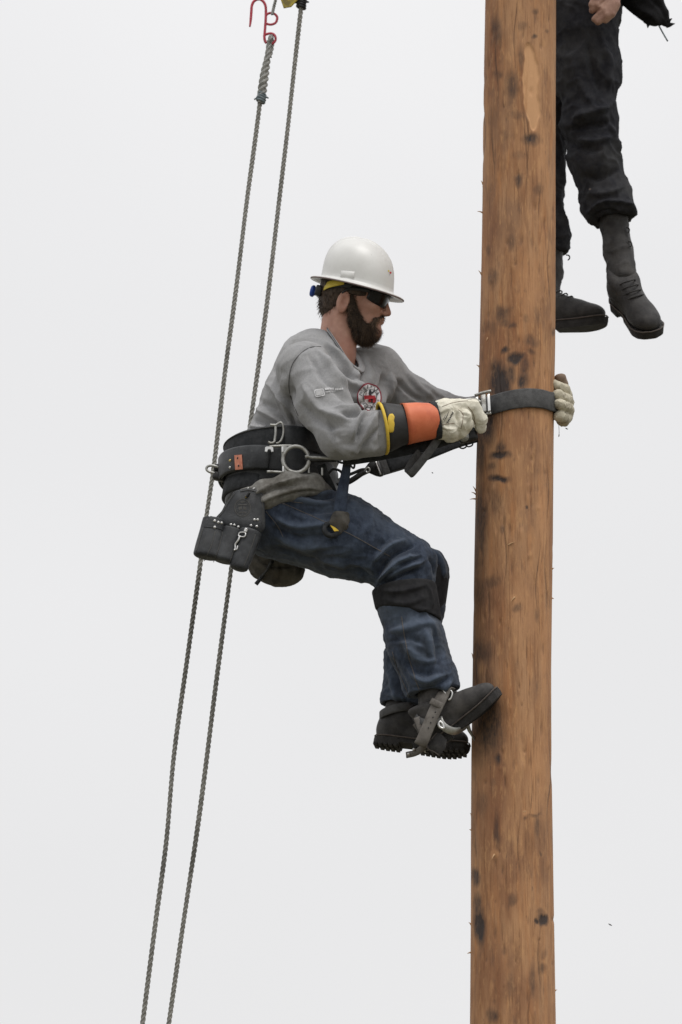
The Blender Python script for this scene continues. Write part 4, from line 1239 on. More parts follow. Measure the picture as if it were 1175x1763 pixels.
# ---- boots
def boot_upper(p):
    q = p.copy()
    d = cone(p, (-.004, 0, .10), (-.014, 0, .25), .049, .054)
    d = smin(d, ell(p, (-.022, 0, .062), (.052, .041, .058)), .03)
    d = smin(d, cone(p, (.015, 0, .105), (.115, 0, .068), .044, .040), .035)
    d = smin(d, ell(p, (.055, 0, .050), (.085, .036, .034)), .02)
    d = smin(d, ell(p, (.150, 0, .056), (.069, .048, .037)), .03)
    d = smax(d, -(p[:, 2] - .026), .004)
    d = smax(d, p[:, 2] - .245, .008)
    d -= .0016 * np.sin(p[:, 2] * 150 + p[:, 0] * 60) * np.clip(1 - np.abs(p[:, 0] - .03) / .08, 0, 1)
    return d
BL_V, BL_F = field_mesh(lambda p: smax(boot_upper(p), p[:, 2] - .150 + .25 * p[:, 0], .02), (-.10, -.08, .01), (.25, .08, .27), .0042)
BL_V = relax(BL_V, BL_F, 1, .4)
BU_V, BU_F = field_mesh(boot_upper, (-.10, -.08, .01), (.25, .08, .27), .0042)
BU_V = relax(BU_V, BU_F, 1, .4)
def foot_w(x):
    return np.interp(x, [-.075, -.065, -.04, 0, .05, .10, .15, .185, .21, .224, .228], [.004, .026, .037, .038, .035, .043, .052, .049, .036, .018, .003])
def sole_mesh(x0, x1, z0, z1, spring=0.0, lug=True):
    """one slab of the sole with lugs cut round its edge"""
    xs = np.linspace(x0, x1, 22)
    w = foot_w(xs)
    up = [(x, w_) for x, w_ in zip(xs, w)] + [(x, -w_) for x, w_ in zip(xs[::-1], w[::-1])]
    up = np.array(up); n = len(up)
    sz = lambda x: spring * np.clip((x - .12) / .1, 0, 1) ** 2
    rings = []
    for z, k in ((z0 + (.007 if lug else 0), .90), (z0 + (.007 if lug else 0), .97), ((z0 + z1) / 2, 1.0), (z1 - .002, 1.0), (z1, .985)):
        c = np.array([(x0 + x1) / 2, 0]); o = c + (up - c) * k
        rings.append(np.stack([o[:, 0], o[:, 1], z + sz(o[:, 0])], -1))
    v = np.vstack(rings); f = grid_faces(5, n) + [tuple(range(n))[::-1], tuple(range(4 * n, 5 * n))]
    parts = [(v, f)]
    if lug:
        for x in np.arange(x0 + .010, x1 - .006, .0165):
            ww = float(foot_w(x))
            for s in (-1, 1):
                parts.append(boxm((x, s * (ww - .012), z0 + .0060 + float(sz(x))), (1, 0, 0), (0, 1, 0), (0, 0, 1), .0120, .024, .008, .15))
            parts.append(boxm((x + .004, 0, z0 + .0055 + float(sz(x))), (1, 0, 0), (0, 1, 0), (0, 0, 1), .009, max(ww * .7, .01), .010, .15))
    return merge(*parts)
def place(v, O, R): return A3(O) + np.asarray(v) @ R.T
def make_boot(parent, ankle, fwd, up, mt, spring=.012, lace=True, scale=1.0, name='boot', low=False, lug=True):
    fx = nrm(fwd); uz = A3(up) - fx * np.dot(up, fx); uz = nrm(uz); ly = np.cross(uz, fx)
    R = np.stack([fx, ly, uz], 1) * scale
    O = A3(ankle) - R @ A3((0, 0, .10))
    b = add(name, place(BL_V if low else BU_V, O, R), BL_F if low else BU_F, M[mt], parent)
    v, f = sole_mesh(.052, .228, 0 if lug else .004, .030, spring, lug); add('fore_sole', place(v, O, R), f, M['sole'], b, smooth=False)
    v, f = sole_mesh(-.075, .012, 0, .030, 0, lug); add('heel', place(v, O, R), f, M['sole'], b, smooth=False)
    v, f = sole_mesh(.005, .060, .016, .030, 0, False); add('sole_waist', place(v, O, R), f, M['sole'], b, smooth=False)
    xs = np.linspace(-.072, .225, 40); sp = lambda x: spring * np.clip((x - .12) / .1, 0, 1) ** 2
    w = foot_w(xs) + .0008
    ring = np.array([(x, a, .0325 + sp(x)) for x, a in zip(xs, w)] + [(x, -a, .0325 + sp(x)) for x, a in zip(xs[::-1], w[::-1])])
    v, f = tube(place(ring, O, R), .0024, 6, True); add('welt', v, f, M['welt'], b)
    if lace:
        for k in range(4 if low else 7):
            t = k / 6; x = .098 - .055 * min(t * 2, 1) - .006 * max(t * 2 - 1, 0) * 2; z = .108 + .03 * min(t * 2, 1) + .085 * max(t * 2 - 1, 0)
            pts = np.array([(x - .012, -.034, z - .008), (x + .004, -.018, z + .006), (x + .009, 0, z + .009), (x + .004, .018, z + .006), (x - .012, .034, z - .008)])
            v, f = tube(place(spline(pts, 14), O, R), .0024, 6); add('lace', v, f, M['sole'], b)
    return b, O, R
NB_F = P(860, 1196, -.165) - P(748, 1282, -.10)
NB_U = A3((-.58, -.10, .80))
boot_n, NBO, NBR = make_boot(man, P(744, 1232, -.112), NB_F, NB_U, 'boot_grey', scale=.94, low=True, lug=False)
def shaft(pts, b, mt='boot_grey'):
    V, F = field_mesh(lambda p: chain(p, pts, .02), np.min([q for q, _ in pts], 0) - .08, np.max([q for q, _ in pts], 0) + .08, .005)
    V, _ = folds(V, F, [], noise=((141, 70, .0025, (1, 1, 1)),), creases=((12, 22, .003, (1, 1, 1)),))
    add('boot_shaft', V, F, M[mt], b)
shaft([(P(748, 1180, -.105), 28 * S), (P(752, 1205, -.106), 28 * S), (P(750, 1232, -.110), 29 * S)], boot_n)
FB_F = P(806, 1284, .06) - P(676, 1268, .10)
boot_f, FBO, FBR = make_boot(man, P(692, 1238, .085), FB_F, A3((.02, .08, 1)), 'boot')

# ---- gloves
def glove_set():
    # near (right) hand: back of the hand to the camera, fingers folded down over the strap
    A = WR_N
    def gf(p):
        d = cone(p, P(752, 724, -.25), P(772, 720, -.25), 29 * S, 31 * S, (0, 1, 0), .62)
        d = smin(d, cone(p, P(770, 717, -.25), P(790, 712, -.235), 31 * S, 24 * S, (0, 1, 0), .62), .015)
        d = smin(d, cone(p, P(757, 742, -.24), P(778, 744, -.235), 12 * S, 14 * S), .015)                     # heel of the hand
        idx = chain(p, [(P(792, 701, -.25), 14 * S), (P(815, 701, -.245), 12.5 * S), (P(828, 722, -.23), 11 * S), (P(828, 737, -.215), 9.5 * S)], .006)
        mid = chain(p, [(P(786, 712, -.26), 13 * S), (P(800, 717, -.265), 11.5 * S), (P(804, 732, -.25), 10 * S), (P(798, 744, -.225), 9 * S)], .006)
        rg_ = chain(p, [(P(778, 722, -.262), 13 * S), (P(792, 730, -.265), 12 * S), (P(794, 744, -.245), 10 * S), (P(786, 750, -.22), 9 * S)], .006)
        lit = chain(p, [(P(768, 735, -.26), 12 * S), (P(779, 743, -.262), 11 * S), (P(779, 752, -.24), 9 * S), (P(772, 755, -.22), 8 * S)], .006)
        th = chain(p, [(P(770, 708, -.205), 14 * S), (P(796, 715, -.175), 12 * S), (P(815, 735, -.175), 10.5 * S)], .008)
        for e, k in ((idx, .007), (mid, .005), (rg_, .005), (lit, .005), (th, .008)): d = smin(d, e, k)
        return d
    c = P(790, 722, -.235)
    V, F = field_mesh(gf, c - A3((.10, .09, .10)), c + A3((.10, .10, .08)), .0026)
    V = relax(V, F, 1, .4)
    V, _ = folds(V, F, [([(778, 696), (786, 712), (788, 735)], 2.5, -.0035), ([(792, 700), (796, 712), (806, 716)], 2.5, -.003), ([(786, 715), (790, 724), (788, 738)], 2.2, -.0035), ([(760, 735), (772, 740), (780, 742)], 2.4, .003), ([(756, 712), (770, 704), (784, 702)], 3, .002)],
                 noise=((91, 150, .0012, (1, 1, 1)),), creases=((31, 45, .0022, (1, 1, 1)),))
    g = add('glove', V, F, M['glove'], man, label='pale leather glove of the near hand')
    ax = nrm(P(748, 724, -.25) - P(660, 737, -.268))
    s0 = P(658, 738, -.27)
    def ring_tube(stations, nseg=36, flat=1.0, wob=0, seed=0):
        """a cuff lofted along the forearm: (pixel x, pixel centre y, depth, radius px)"""
        a = np.linspace(0, 2 * math.pi, nseg, endpoint=False)
        vv = []
        for k, (x, y, d, r) in enumerate(stations):
            cc = P(x, y, d); e2 = nrm(np.cross(ax, (0, -1, 0))); e1 = nrm(np.cross(e2, ax))
            rr = r * S * (1 + wob * np.sin(3 * a + seed) )
            vv.append(cc + (np.cos(a) * rr)[:, None] * e2 + (np.sin(a) * rr * flat)[:, None] * e1)
        m = len(stations)
        return np.vstack(vv), grid_faces(m, nseg)
    # black rubber cuff with an inside, yellow rolled rim
    st = [(700, 731, -.262, 33), (684, 733, -.265, 37), (668, 736, -.268, 42), (659, 737.5, -.27, 43)]
    inner = [(661, 737, -.27, 41), (690, 732, -.263, 32)]
    v, f = ring_tube(st + inner, wob=.012); add('rubber_cuff', v, f, M['rubber_black'], g)
    rim, _ = ring_tube([(659, 737.5, -.27, 43)]); v, f = tube(rim, .0050, 8, True); add('cuff_rim', v, f, M['rubber_yellow'], g)
    st = [(753, 724, -.25, 27), (742, 725, -.252, 31), (722, 726.5, -.257, 33.5), (704, 729, -.261, 35), (696, 730, -.262, 36)]
    inn = [(698, 730, -.262, 34), (730, 726, -.256, 28)]
    v, f = ring_tube(st + inn, wob=.015, seed=1); add('orange_cuff', v, f, M['rubber_orange'], g)
    # yellow label on the cuff, black wrist strap with buckle
    bvc = bvh_of([o for o in g.children if o.name.startswith(('rubber_cuff', 'orange_cuff'))])
    lab = onto_all(bvc, [(673.5 + .5 * math.sin(k), y_) for k, y_ in enumerate(np.linspace(713.5, 744.5, 15))], .0018)
    v, f = band(lab, ax, np.concatenate([[.010, .016], np.full(11, .0195), [.016, .010]]), .0036); add('cuff_label', v, f, M['rubber_yellow'], g)
    rim, _ = ring_tube([(750, 724, -.25, 32)], flat=.80); v, f = band(rim, ax, .019, .004, True); add('wrist_strap', v, f, M['web'], g)
    v, f = boxm(P(752, 696, -.265), ax, (0, 1, 0), (0, 0, 1), .022, .018, .008, .2); add('strap_buckle', v, f, M['black_plastic'], g)
    # stamp on the back of the glove
    bvg = bvh_of([g])
    rot = math.radians(-63); cr, sr = math.cos(rot), math.sin(rot)
    def stamp(cx_, cy_, L, w_):
        r = A3([(-L / 2, -w_ / 2), (L / 2, -w_ / 2), (L / 2, w_ / 2), (-L / 2, w_ / 2)])
        q = np.stack([cx_ + r[:, 0] * cr - r[:, 1] * sr, cy_ + r[:, 0] * sr + r[:, 1] * cr], -1)
        add('stamp', onto_all(bvg, q, .0016), [(0, 1, 2, 3)], M['black_ink'], g, smooth=False)
    for k in range(7):
        t = (k - 3) * 3.0
        stamp(775.5 + t * cr, 719 + t * sr, 1.9, 2.6)
        stamp(768.8 + t * cr, 718 + t * sr, 2.2, .8)
    for dx in (-1.9, 1.9): stamp(775.5 + dx * -sr, 719 + dx * cr * 1.0, 24, .5)
    for dx in (-6, -10): stamp(775.5 + dx, 716 + dx * -.3, 9, .8)

    for ln in ([(762, 700), (778, 694), (794, 691), (806, 690)], [(757, 733), (770, 730), (783, 729)], [(789, 705), (797, 712), (797, 724), (794, 738)], [(806, 700), (815, 712), (819, 730)]):
        on_tube(bvg, ln, .0010, 'glove_seam', 'glove_brown', g, 16, .0002, -.25)
    # far (left) hand round the back edge of the pole
    def ff_(p):
        d = cone(p, P(965, 690, .12), P(975, 700, .06), 24 * S, 19 * S, (1, 0, 0), .62)
        d = smin(d, cone(p, P(972, 712, .10), P(970, 722, .05), 16 * S, 13 * S), .012)
        f1 = chain(p, [(P(977, 682, .07), 10 * S), (P(972, 671, .02), 9.5 * S), (P(959, 664, -.015), 8.5 * S), (P(955, 661, -.02), 7.5 * S)], .005)
        f2 = chain(p, [(P(979, 694, .07), 10.5 * S), (P(976, 688, .01), 10 * S), (P(962, 680, -.035), 9 * S), (P(958, 679, -.04), 8 * S)], .005)
        f3 = chain(p, [(P(979, 706, .07), 10.5 * S), (P(977, 703, .01), 10 * S), (P(966, 697, -.04), 9 * S), (P(962, 696, -.045), 8.5 * S)], .005)
        f4 = chain(p, [(P(976, 718, .07), 10 * S), (P(973, 720, .01), 9.5 * S), (P(965, 716, -.03), 9 * S), (P(961, 718, -.03), 8 * S)], .005)
        for e in (f1, f2, f3, f4): d = smin(d, e, .004)
        d = smin(d, cone(p, P(965, 690, .12), P(940, 695, .165), 22 * S, 24 * S), .02)
        return d
    c = P(965, 693, .05)
    V, F = field_mesh(ff_, c - A3((.10, .12, .10)), c + A3((.07, .14, .10)), .0026)
    V, _ = folds(V, F, [], noise=((93, 150, .0011, (1, 1, 1)),), creases=((33, 45, .0022, (1, 1, 1)),))
    g2 = add('glove', V, F, M['glove_dirty'], man, label='soiled leather glove of the far hand gripping behind the pole')
    def thf(p):
        d = chain(p, [(P(972, 680, .06), 10 * S), (P(968, 662, .03), 10.5 * S), (P(965, 651, .015), 10.5 * S)], .006)
        return smax(d, plane(p, P(966, 644, .015), (-.15, 0, 1)), .008)
    c = P(968, 662, .03)
    V, F = field_mesh(thf, c - A3((.05, .06, .06)), c + A3((.05, .06, .06)), .0026)
    add('thumb', V, F, M['glove_brown'], g2)
    v, f = tube(spline(np.array([P(962.5, 732, -.02), P(963, 745, -.02), P(962.5, 752, -.02)]), 8), [.0008] * 6 + [.0018, .0012], 5)
    add('loose_thread', v, f, M['stitch'], g2)
    # far cuff, mostly hidden by the pole
    a = np.linspace(0, 2 * math.pi, 28, endpoint=False)
    fx = nrm(P(935, 695, .17) - P(850, 708, .23)); e2 = nrm(np.cross(fx, (0, -1, 0))); e1 = nrm(np.cross(e2, fx))
    for nm, mt, seg in (('orange_cuff', 'rubber_orange', [(940, 695, .168, 25), (915, 698, .185, 30), (890, 702, .205, 33)]), ('rubber_cuff', 'rubber_black', [(892, 702, .205, 31), (870, 705, .218, 35), (850, 708, .23, 39)])):
        vv = np.vstack([P(x, y, d) + (np.cos(a) * r * S)[:, None] * e2 + (np.sin(a) * r * S)[:, None] * e1 for x, y, d, r in seg])
        add(nm, vv, grid_faces(3, 28), M[mt], g2)
    return g, g2
gl_n, gl_f = glove_set()

# ================================================================== tool belt
WB = .212
def waist(phi, y0, a_px, tilt=14, b=WB, x0=481):
    """points of a ring round the waist; phi 0 is his front, -90 deg his near side"""
    c = P(x0, y0, 0)
    phi = np.asarray(phi)
    return c + np.stack([a_px * S * np.cos(phi), b * np.sin(phi), -tilt * S * np.cos(phi)], -1)
belt = root('tool_belt', 'wide black padded work belt with steel rings around the climber', 'belt', P(481, 850, 0))
def ring_band(phis, y0, a_px, w_px, th, name, mt, tilt=14, b=WB, parent=belt, lean=0.0, closed=False):
    p = waist(phis, y0, a_px, tilt, b)
    out = p - P(481, y0, 0); out[:, 2] = 0; out /= np.linalg.norm(out, axis=1, keepdims=True)
    acr = A3((0, 0, 1)) + lean * out
    w = np.broadcast_to(np.asarray(w_px, float), (len(phis),)) * S
    v, f = band(p, acr, w, th, closed)
    return add(name, v, f, M[mt], parent)
DEG = math.radians
full = np.linspace(0, 2 * math.pi, 90, endpoint=False)
padphi = np.linspace(DEG(40), DEG(320), 70)
k_ = np.clip((np.cos(padphi) + .9) / 1.6, 0, 1)
ring_band(padphi, 824, 88, 104 - 54 * k_, .020, 'back_pad', 'leather', tilt=4, b=.196)
ring_band(full, 785, 92, 41, .007, 'upper_strap', 'leather', tilt=-3, closed=True, b=.204)
ring_band(np.linspace(DEG(95), DEG(277), 50), 785, 94, 37, .005, 'strap_lining', 'web', tilt=-3, b=.208)
ring_band(full, 823, 100, 43, .008, 'main_strap', 'leather', closed=True)
ring_band(np.linspace(DEG(120), DEG(262), 40), 824, 104, 41, .007, 'main_strap_end', 'leather', b=.221)
ring_band(np.linspace(DEG(115), DEG(250), 40), 860, 93, 30, .016, 'lower_roll', 'web', b=.200, lean=-.15)
for y_, w_ in ((769, 1.6), (803, 1.4)):
    ring_band(np.linspace(DEG(140), DEG(275), 40), y_, 95, 1.6, .0075, 'edge_stitching', 'strap_grey', tilt=-3, b=.2095)
ring_band(np.linspace(DEG(180), DEG(278), 30), 807, 97, 6, .012, 'webbing_roll', 'web', b=.208)
ND = -.238
def bar(pix, d, r, name, mt, parent, n=24, closed=False, flat=None):
    pts = np.array([P(x, y, (d if np.isscalar(d) else d[i])) for i, (x, y) in enumerate(pix)])
    v, f = tube(spline(pts, n, closed), r, 10, closed)
    return add(name, v, f, M[mt], parent)
# large side ring on a plate
circ = [(510 + 22.3 * math.cos(a), 791 + 22.6 * math.sin(a)) for a in np.linspace(0, 2 * math.pi, 20, endpoint=False)]
bar(circ, ND, .0066, 'side_ring', 'steel', belt, 64, True)
for q in ([(464, 769), (480, 768), (498, 767.5), (510, 768.4)], [(460, 812), (475, 812.5), (492, 813.5), (510, 813.6)]):
    bar(q, ND + .004, .0042, 'ring_arm', 'steel', belt)
o = np.array([P(x, y, ND) for x, y in [(484.5, 769), (495, 769), (490.5, 778), (488.5, 791), (490.5, 804), (496, 813), (486.5, 812)]])
v, f = prism(o, (0, -1, .1), .007, .001); add('ring_plate', v, f, M['steel'], belt, smooth=False)
for (x, y) in ((487, 774), (488, 808)):
    v, f = boxm(P(x, y, ND - .004), (1, 0, 0), (0, 1, 0), (0, 0, 1), .006, .006, .018, .2); add('plate_lug', v, f, M['bright'], belt)
# small hook plate left of it
o = [(456.5, 778), (457, 770.5), (460, 769), (468, 769), (471, 771), (471.5, 778), (468, 778.5), (467, 774.5), (464, 773), (461, 774.5), (460, 778.5)]
v, f = prism(np.array([P(x, y, ND - .002) for x, y in o]), (0, -1, .1), .006, .0008); add('keeper', v, f, M['bright'], belt, smooth=False)
# upright D on the upper strap
bar([(465.5, 731.5), (470, 732), (474.5, 733), (475, 745), (473.5, 757), (472.5, 761), (467, 763), (462, 761)], -.226, .0042, 'small_ring_bar', 'steel', belt, 40)
bar([(474, 733), (479, 729.5), (484, 727.5), (487.5, 732), (488.5, 742), (486.5, 753), (482, 761), (476, 763.5)], -.228, .0036, 'small_ring', 'steel', belt, 40)
# snap on the side ring, its bar running forward under the elbow
bar([(526, 787), (531, 785.5), (536, 787.5), (552, 788), (566, 789), (580, 790), (592, 789)], ND - .006, .0052, 'snap_bar', 'steel', belt, 40)
bar([(526, 788), (529, 792), (536, 791), (548, 791), (560, 792), (575, 793)], ND - .002, .0042, 'snap_bar', 'dark_steel', belt, 30)
v, f = boxm(P(555, 789, -.235), (1, 0, .02), (0, 1, 0), (0, 0, 1), .095, .02, .024, .3); add('snap_body', v, f, M['dark_steel'], belt)
# salmon tag with two rivets; other rivets
bvb = bvh_of([o for o in belt.children if o.type == 'MESH' and 'strap' in o.name])
tag = onto_all(bvb, [(404.5 + 6.5 * i / 2 * 2 + .4 * j, 784 - .6 * i + 24.5 * j / 4) for j in range(5) for i in range(3)], .002)
v_t = np.vstack([tag, tag + A3((0, .004, 0))]); ff = []
for j in range(4):
    for i in range(2):
        q = (j * 3 + i, j * 3 + i + 1, j * 3 + i + 4, j * 3 + i + 3); ff += [q, tuple(k + 15 for k in q[::-1])]
bd = [0, 1, 2, 5, 8, 11, 14, 13, 12, 9, 6, 3]
ff += [(bd[k], bd[(k + 1) % 12], bd[(k + 1) % 12] + 15, bd[k] + 15) for k in range(12)]
tg_ = add('tag', v_t, ff, M['orange_tag'], belt, smooth=False)
def rivet(px, py, bv, r_px, mt, parent, fall=-.23, name='rivet'):
    c = onto(bv, px, py, .0008)
    if c is None: c = P(px, py, fall)
    n_ = nrm(CAM - c); v, f = tube(np.array([c - n_ * .001, c + n_ * .0008, c + n_ * .0020, c + n_ * .0026]), [r_px * S, r_px * S, r_px * S * .7, r_px * S * .25], 10)
    return add(name, v, f, M[mt], parent)
rivet(410.5, 789, bvb, 2.2, 'dark_steel', belt); rivet(412, 802, bvb, 2.2, 'dark_steel', belt); rivet(397, 805, bvb, 2.4, 'bright', belt); rivet(397, 793, bvb, 2.4, 'brass', belt)
# rear ring and snap
bar([(381, 806), (372, 803), (364, 801.5), (357.5, 803.5), (356, 808), (360, 812), (367, 814), (375, 816.5), (383, 818.5)], -.03, .0042, 'rear_ring', 'steel', belt, 40)
v, f = boxm(P(378, 821, -.02), (1, 0, -.25), (0, 1, 0), (.25, 0, 1), .042, .03, .026, .3); add('rear_snap', v, f, M['dark_steel'], belt)
v, f = boxm(P(376, 806, -.01), (1, 0, .1), (0, 1, 0), (0, 0, 1), .028, .03, .024, .3); add('rear_keeper', v, f, M['leather'], belt)
# fittings at his front
for q, r_, mt in (([(566, 815), (574, 808), (586, 811), (592, 822), (589, 832), (580, 834)], .0042, 'dark_steel'), ([(578, 789), (586, 796), (597, 796), (603, 789)], .0038, 'dark_steel'), ([(600, 792), (603, 800), (609, 806), (611, 799), (610, 790)], .0034, 'dark_steel')):
    bar(q, -.14, r_, 'front_ring', mt, belt, 30)
v, f = band(spline(np.array([P(553, 800, -.20), P(560, 820, -.19), P(568, 836, -.17), P(577, 858, -.15)]), 16), (1, 0, .2), .028, .006); add('front_tab', v, f, M['web'], belt)
for x_, y_ in ((532, 808), (555, 812)):
    v, f = boxm(P(x_, y_, -.232), (1, 0, 0), (0, 1, 0), (0, 0, 1), .006, .006, .026, .3); add('loop_bar', v, f, M['steel'], belt)
# hanger of the pouch
for x_ in (428, 438):
    bar([(x_ - 1.5, 849), (x_ - 3, 845), (x_ - 1, 841), (x_ + 1, 840)], -.246, .0020, 'hanger_wire', 'bright', belt, 10)
rivet(436.5, 835, bvb, 2.2, 'brass', belt, -.24)

# ================================================================== tool pouch
pouch = root('tool_pouch', 'black leather tool pouch with riveted pockets hanging from the belt', 'tool pouch', P(405, 985, -.25))
PD = -.252
o = spline(A3([(403, 847), (414, 843), (428, 841), (446, 845), (454, 853), (456, 872), (457, 906), (449, 916), (430, 916), (408, 911), (385, 905), (368, 900), (372, 891), (382, 880), (388, 868), (396, 858)]), 48, True)
v, f = prism(np.array([P(x, y, PD) for x, y in o]), (0, -1, .0), .007, .0015); plate = add('plate', v, f, M['leather'], pouch)
edge = np.array([P(x, y, PD - .0035) for x, y in spline(A3([(449, 850), (452.5, 870), (453, 890), (453, 905)]), 20)])
v, f = tube(edge, .001, 6); add('stitching', v, f, M['emboss'], pouch)
POCK = [((369, 890), (357, 955), 18, 23.5, -.282, .62), ((402, 908), (385, 962), 16.5, 20, -.280, .66), ((434, 912), (413, 973), 19, 16.5, -.288, .70)]
for k, (a_, b_, ra, rb, dd, kf) in enumerate(POCK):
    def pf(p, a_=a_, b_=b_, ra=ra, rb=rb, dd=dd, kf=kf, k=k):
        A_, B_ = P(*a_, dd + .012), P(*b_, dd)
        ax_ = nrm(B_ - A_)
        d = cone(p, A_, B_, ra * S, rb * S, (0, 1, 0), kf)
        d = smax(d, -plane(p, A_ + ax_ * .004, ax_ + A3((.0, 0, -.25)) * (0 if k else 1)), .004)
        d = smax(d, plane(p, B_ + ax_ * (.012 if k < 2 else .018), ax_), .012)
        if k == 0: d = smax(d, -cone(p, A_ - ax_ * .02, A_ + ax_ * .03, (ra - 2.5) * S, (ra - 3) * S, (0, 1, 0), kf), .002)
        return d
    c = (P(*a_, dd) + P(*b_, dd)) / 2
    V, F = field_mesh(pf, c - A3((.09, .07, .11)), c + A3((.09, .07, .11)), .003)
    V, _ = folds(V, F, [], noise=((101 + k, 60, .0014, (1, 1, 1)),))
    add('pocket', V, F, M['leather'], pouch)
# cuff of the first pocket and seams between pockets
bvp = bvh_of([q for q in pouch.children if q.type == 'MESH'])
for (x_, y_) in ((370, 897), (376, 899.5), (381.5, 900.5), (398, 903.5), (403.8, 904.3), (410.7, 907.5), (432.5, 905), (442.3, 906.5), (438.5, 895), (444, 895), (370, 908)):
    rivet(x_, y_, bvp, 2.5, 'bright', pouch, PD - .01)
on_tube(bvp, [(352, 907), (365, 908), (380, 911), (385, 913)], .0014, 'pocket_seam', 'leather', pouch, 14, .0005, -.29)
on_tube(bvp, [(350, 910), (344, 930), (338, 950)], .0012, 'pocket_seam', 'emboss', pouch, 14, .0005, -.29)
for ln in ([(371, 915), (364, 940), (352, 966)], [(384, 916), (378, 940), (368, 968)], [(413, 918), (404, 945), (394, 972)], [(440, 920), (432, 945), (420, 975)]):
    on_tube(bvp, ln, .0011, 'pocket_stitch_highlight', 'emboss', pouch, 18, .0004, -.29)  # stitch lines in paler leather, also painted highlights along the pocket edges
for ln in ([(404, 850), (394, 864), (385, 880), (374, 893)], [(414, 846), (430, 844), (446, 848)]):
    on_tube(bvp, ln, .0010, 'edge_stitching', 'emboss', pouch, 16, .0004, -.26)
# stamped round emblem
for r0, r1 in ((12.6, 14.0), (10.4, 10.9)):
    v2, f = disc2(418, 874, r0, r1, 40, 1.12, 2); print_on(bvp, 'emblem_ring', v2, f, pouch, 'emboss', .0008)
for q in ([(410, 868), (426, 868), (426, 870), (410, 870)], [(411, 873), (417, 872), (417, 877), (411, 878)], [(419, 872), (425, 873), (425, 878), (419, 877)], [(412, 881), (424, 881), (424, 883), (412, 883)], [(414, 863.5), (422, 863.5), (421, 865.5), (415, 865.5)]):
    print_on(bvp, 'emblem_mark', A3(q), [(0, 1, 2, 3)], pouch, 'emboss', .0008)
# swivel snap on the third pocket
def on_bar(pix, r, name, mt, parent, n=20, off=.004, closed=False):
    h = onto_all(bvp, pix, off, -.30)
    v, f = tube(spline(h, n, closed), r, 8, closed); return add(name, v, f, M[mt], parent)
sn = on_bar([(423, 917), (424.5, 913), (426, 911)], .006, 'snap_eye', 'bright', pouch, 8, .003)
on_bar([(415.5, 918), (423.5, 918.5), (422, 925), (413.5, 924)], .0022, 'snap_frame', 'bright', pouch, 28, .005, True)
on_bar([(415, 924), (412.5, 931), (408, 938), (404, 944), (403.5, 947), (406, 948)], .0034, 'snap_hook', 'bright', pouch, 20, .005)
on_bar([(411, 941), (410, 945), (408.5, 948)], .0022, 'snap_gate', 'bright', pouch, 8, .005)
bar([(430, 848), (427, 852), (424, 856)], PD - .006, .0036, 'hanger_link', 'dark_steel', pouch, 8)
rivet(424.5, 855.5, bvp, 2.3, 'brass', pouch)

# ================================================================== canvas bag behind the thigh
bag = root('canvas_bag', 'dark brown canvas bag with a strap slung beneath the seat', 'bag', P(478, 1008, .1))
def bag_f(p):
    d = ell(p, P(474, 955, .10), (54 * S, .085, 52 * S))
    d = smin(d, ell(p, P(486, 985, .10), (38 * S, .07, 23 * S)), .02)
    return smax(d, -plane(p, P(480, 925, .10), (0, 0, -1)), .02)
c = P(478, 965, .10)
V, F = field_mesh(bag_f, c - A3((.14, .13, .12)), c + A3((.14, .13, .12)), .0045)
V, _ = folds(V, F, [([(430, 965), (455, 995), (490, 1004)], 4, .006), ([(445, 962), (470, 975), (510, 975)], 4, -.006), ([(480, 962), (484, 985), (480, 1003)], 3, -.006), ([(505, 970), (508, 985), (504, 998)], 3, .005)], noise=((111, 60, .0025, (1, 1, 1)),), creases=((7, 20, .004, (1, 1, 1)),))
add('bag_body', V, F, M['canvas'], bag)
bvg_ = bvh_of([bag.children[0]])
h = onto_all(bvg_, [(470, 966), (463, 978), (454, 990), (446, 1000), (441, 1006)], .004, .02)
v, f = band(spline(h, 14), (.7, 0, .7), .013, .005); add('bag_strap', v, f, M['leather'], bag)

# ================================================================== positioning strap round the pole
lan = root('positioning_strap', 'black webbing strap with steel buckle wrapped around the pole', 'strap', P(890, 720, 0))
zc = P(890, 690, 0)[2]
front = [pole_front(x, y, .006) for x, y in [(838, 700), (856, 694.5), (875, 689.5), (895, 686), (915, 685), (935, 687), (948, 691)]]
cxp, rp = pole_at(zc); cxp, rp = float(cxp), float(rp) + .008
z_r, z_l = P(953, 697, .0)[2], P(822, 742, .1)[2]
backp = [A3((cxp + rp * math.cos(a), rp * math.sin(a), z_r + (z_l - z_r) * t)) for a, t in ((DEG(-8), 0), (DEG(20), .1), (DEG(50), .3), (DEG(85), .5), (DEG(115), .7))]
far_leg = [P(815, 744, .125), P(760, 765, .13), P(700, 789, .10), P(655, 803, .06)]
path = spline(np.array([P(812, 707, -.16), P(826, 703, -.135)] + front + backp + far_leg), 130)
t_ = tangents(path); acr = np.zeros_like(path); acr[:, 2] = 1
v, f = band(path, acr, 34 * S, .006); add('webbing', v, f, M['strap_grey'], lan)
near_leg = spline(np.array([P(822, 728, -.18), P(800, 742, -.20), P(740, 762, -.205), P(660, 779, -.21), P(590, 790, -.22)]), 40)
v, f = band(near_leg, (0, .12, 1), 27 * S, .007); add('near_webbing', v, f, M['web'], lan)
lap = spline(np.array([P(820, 748, -.02), P(780, 760, -.02), P(720, 783, -.015), P(668, 800, -.01)]), 30)
v, f = band(lap, (0, .1, 1), 29 * S, .008); add('far_webbing', v, f, M['web'], lan)
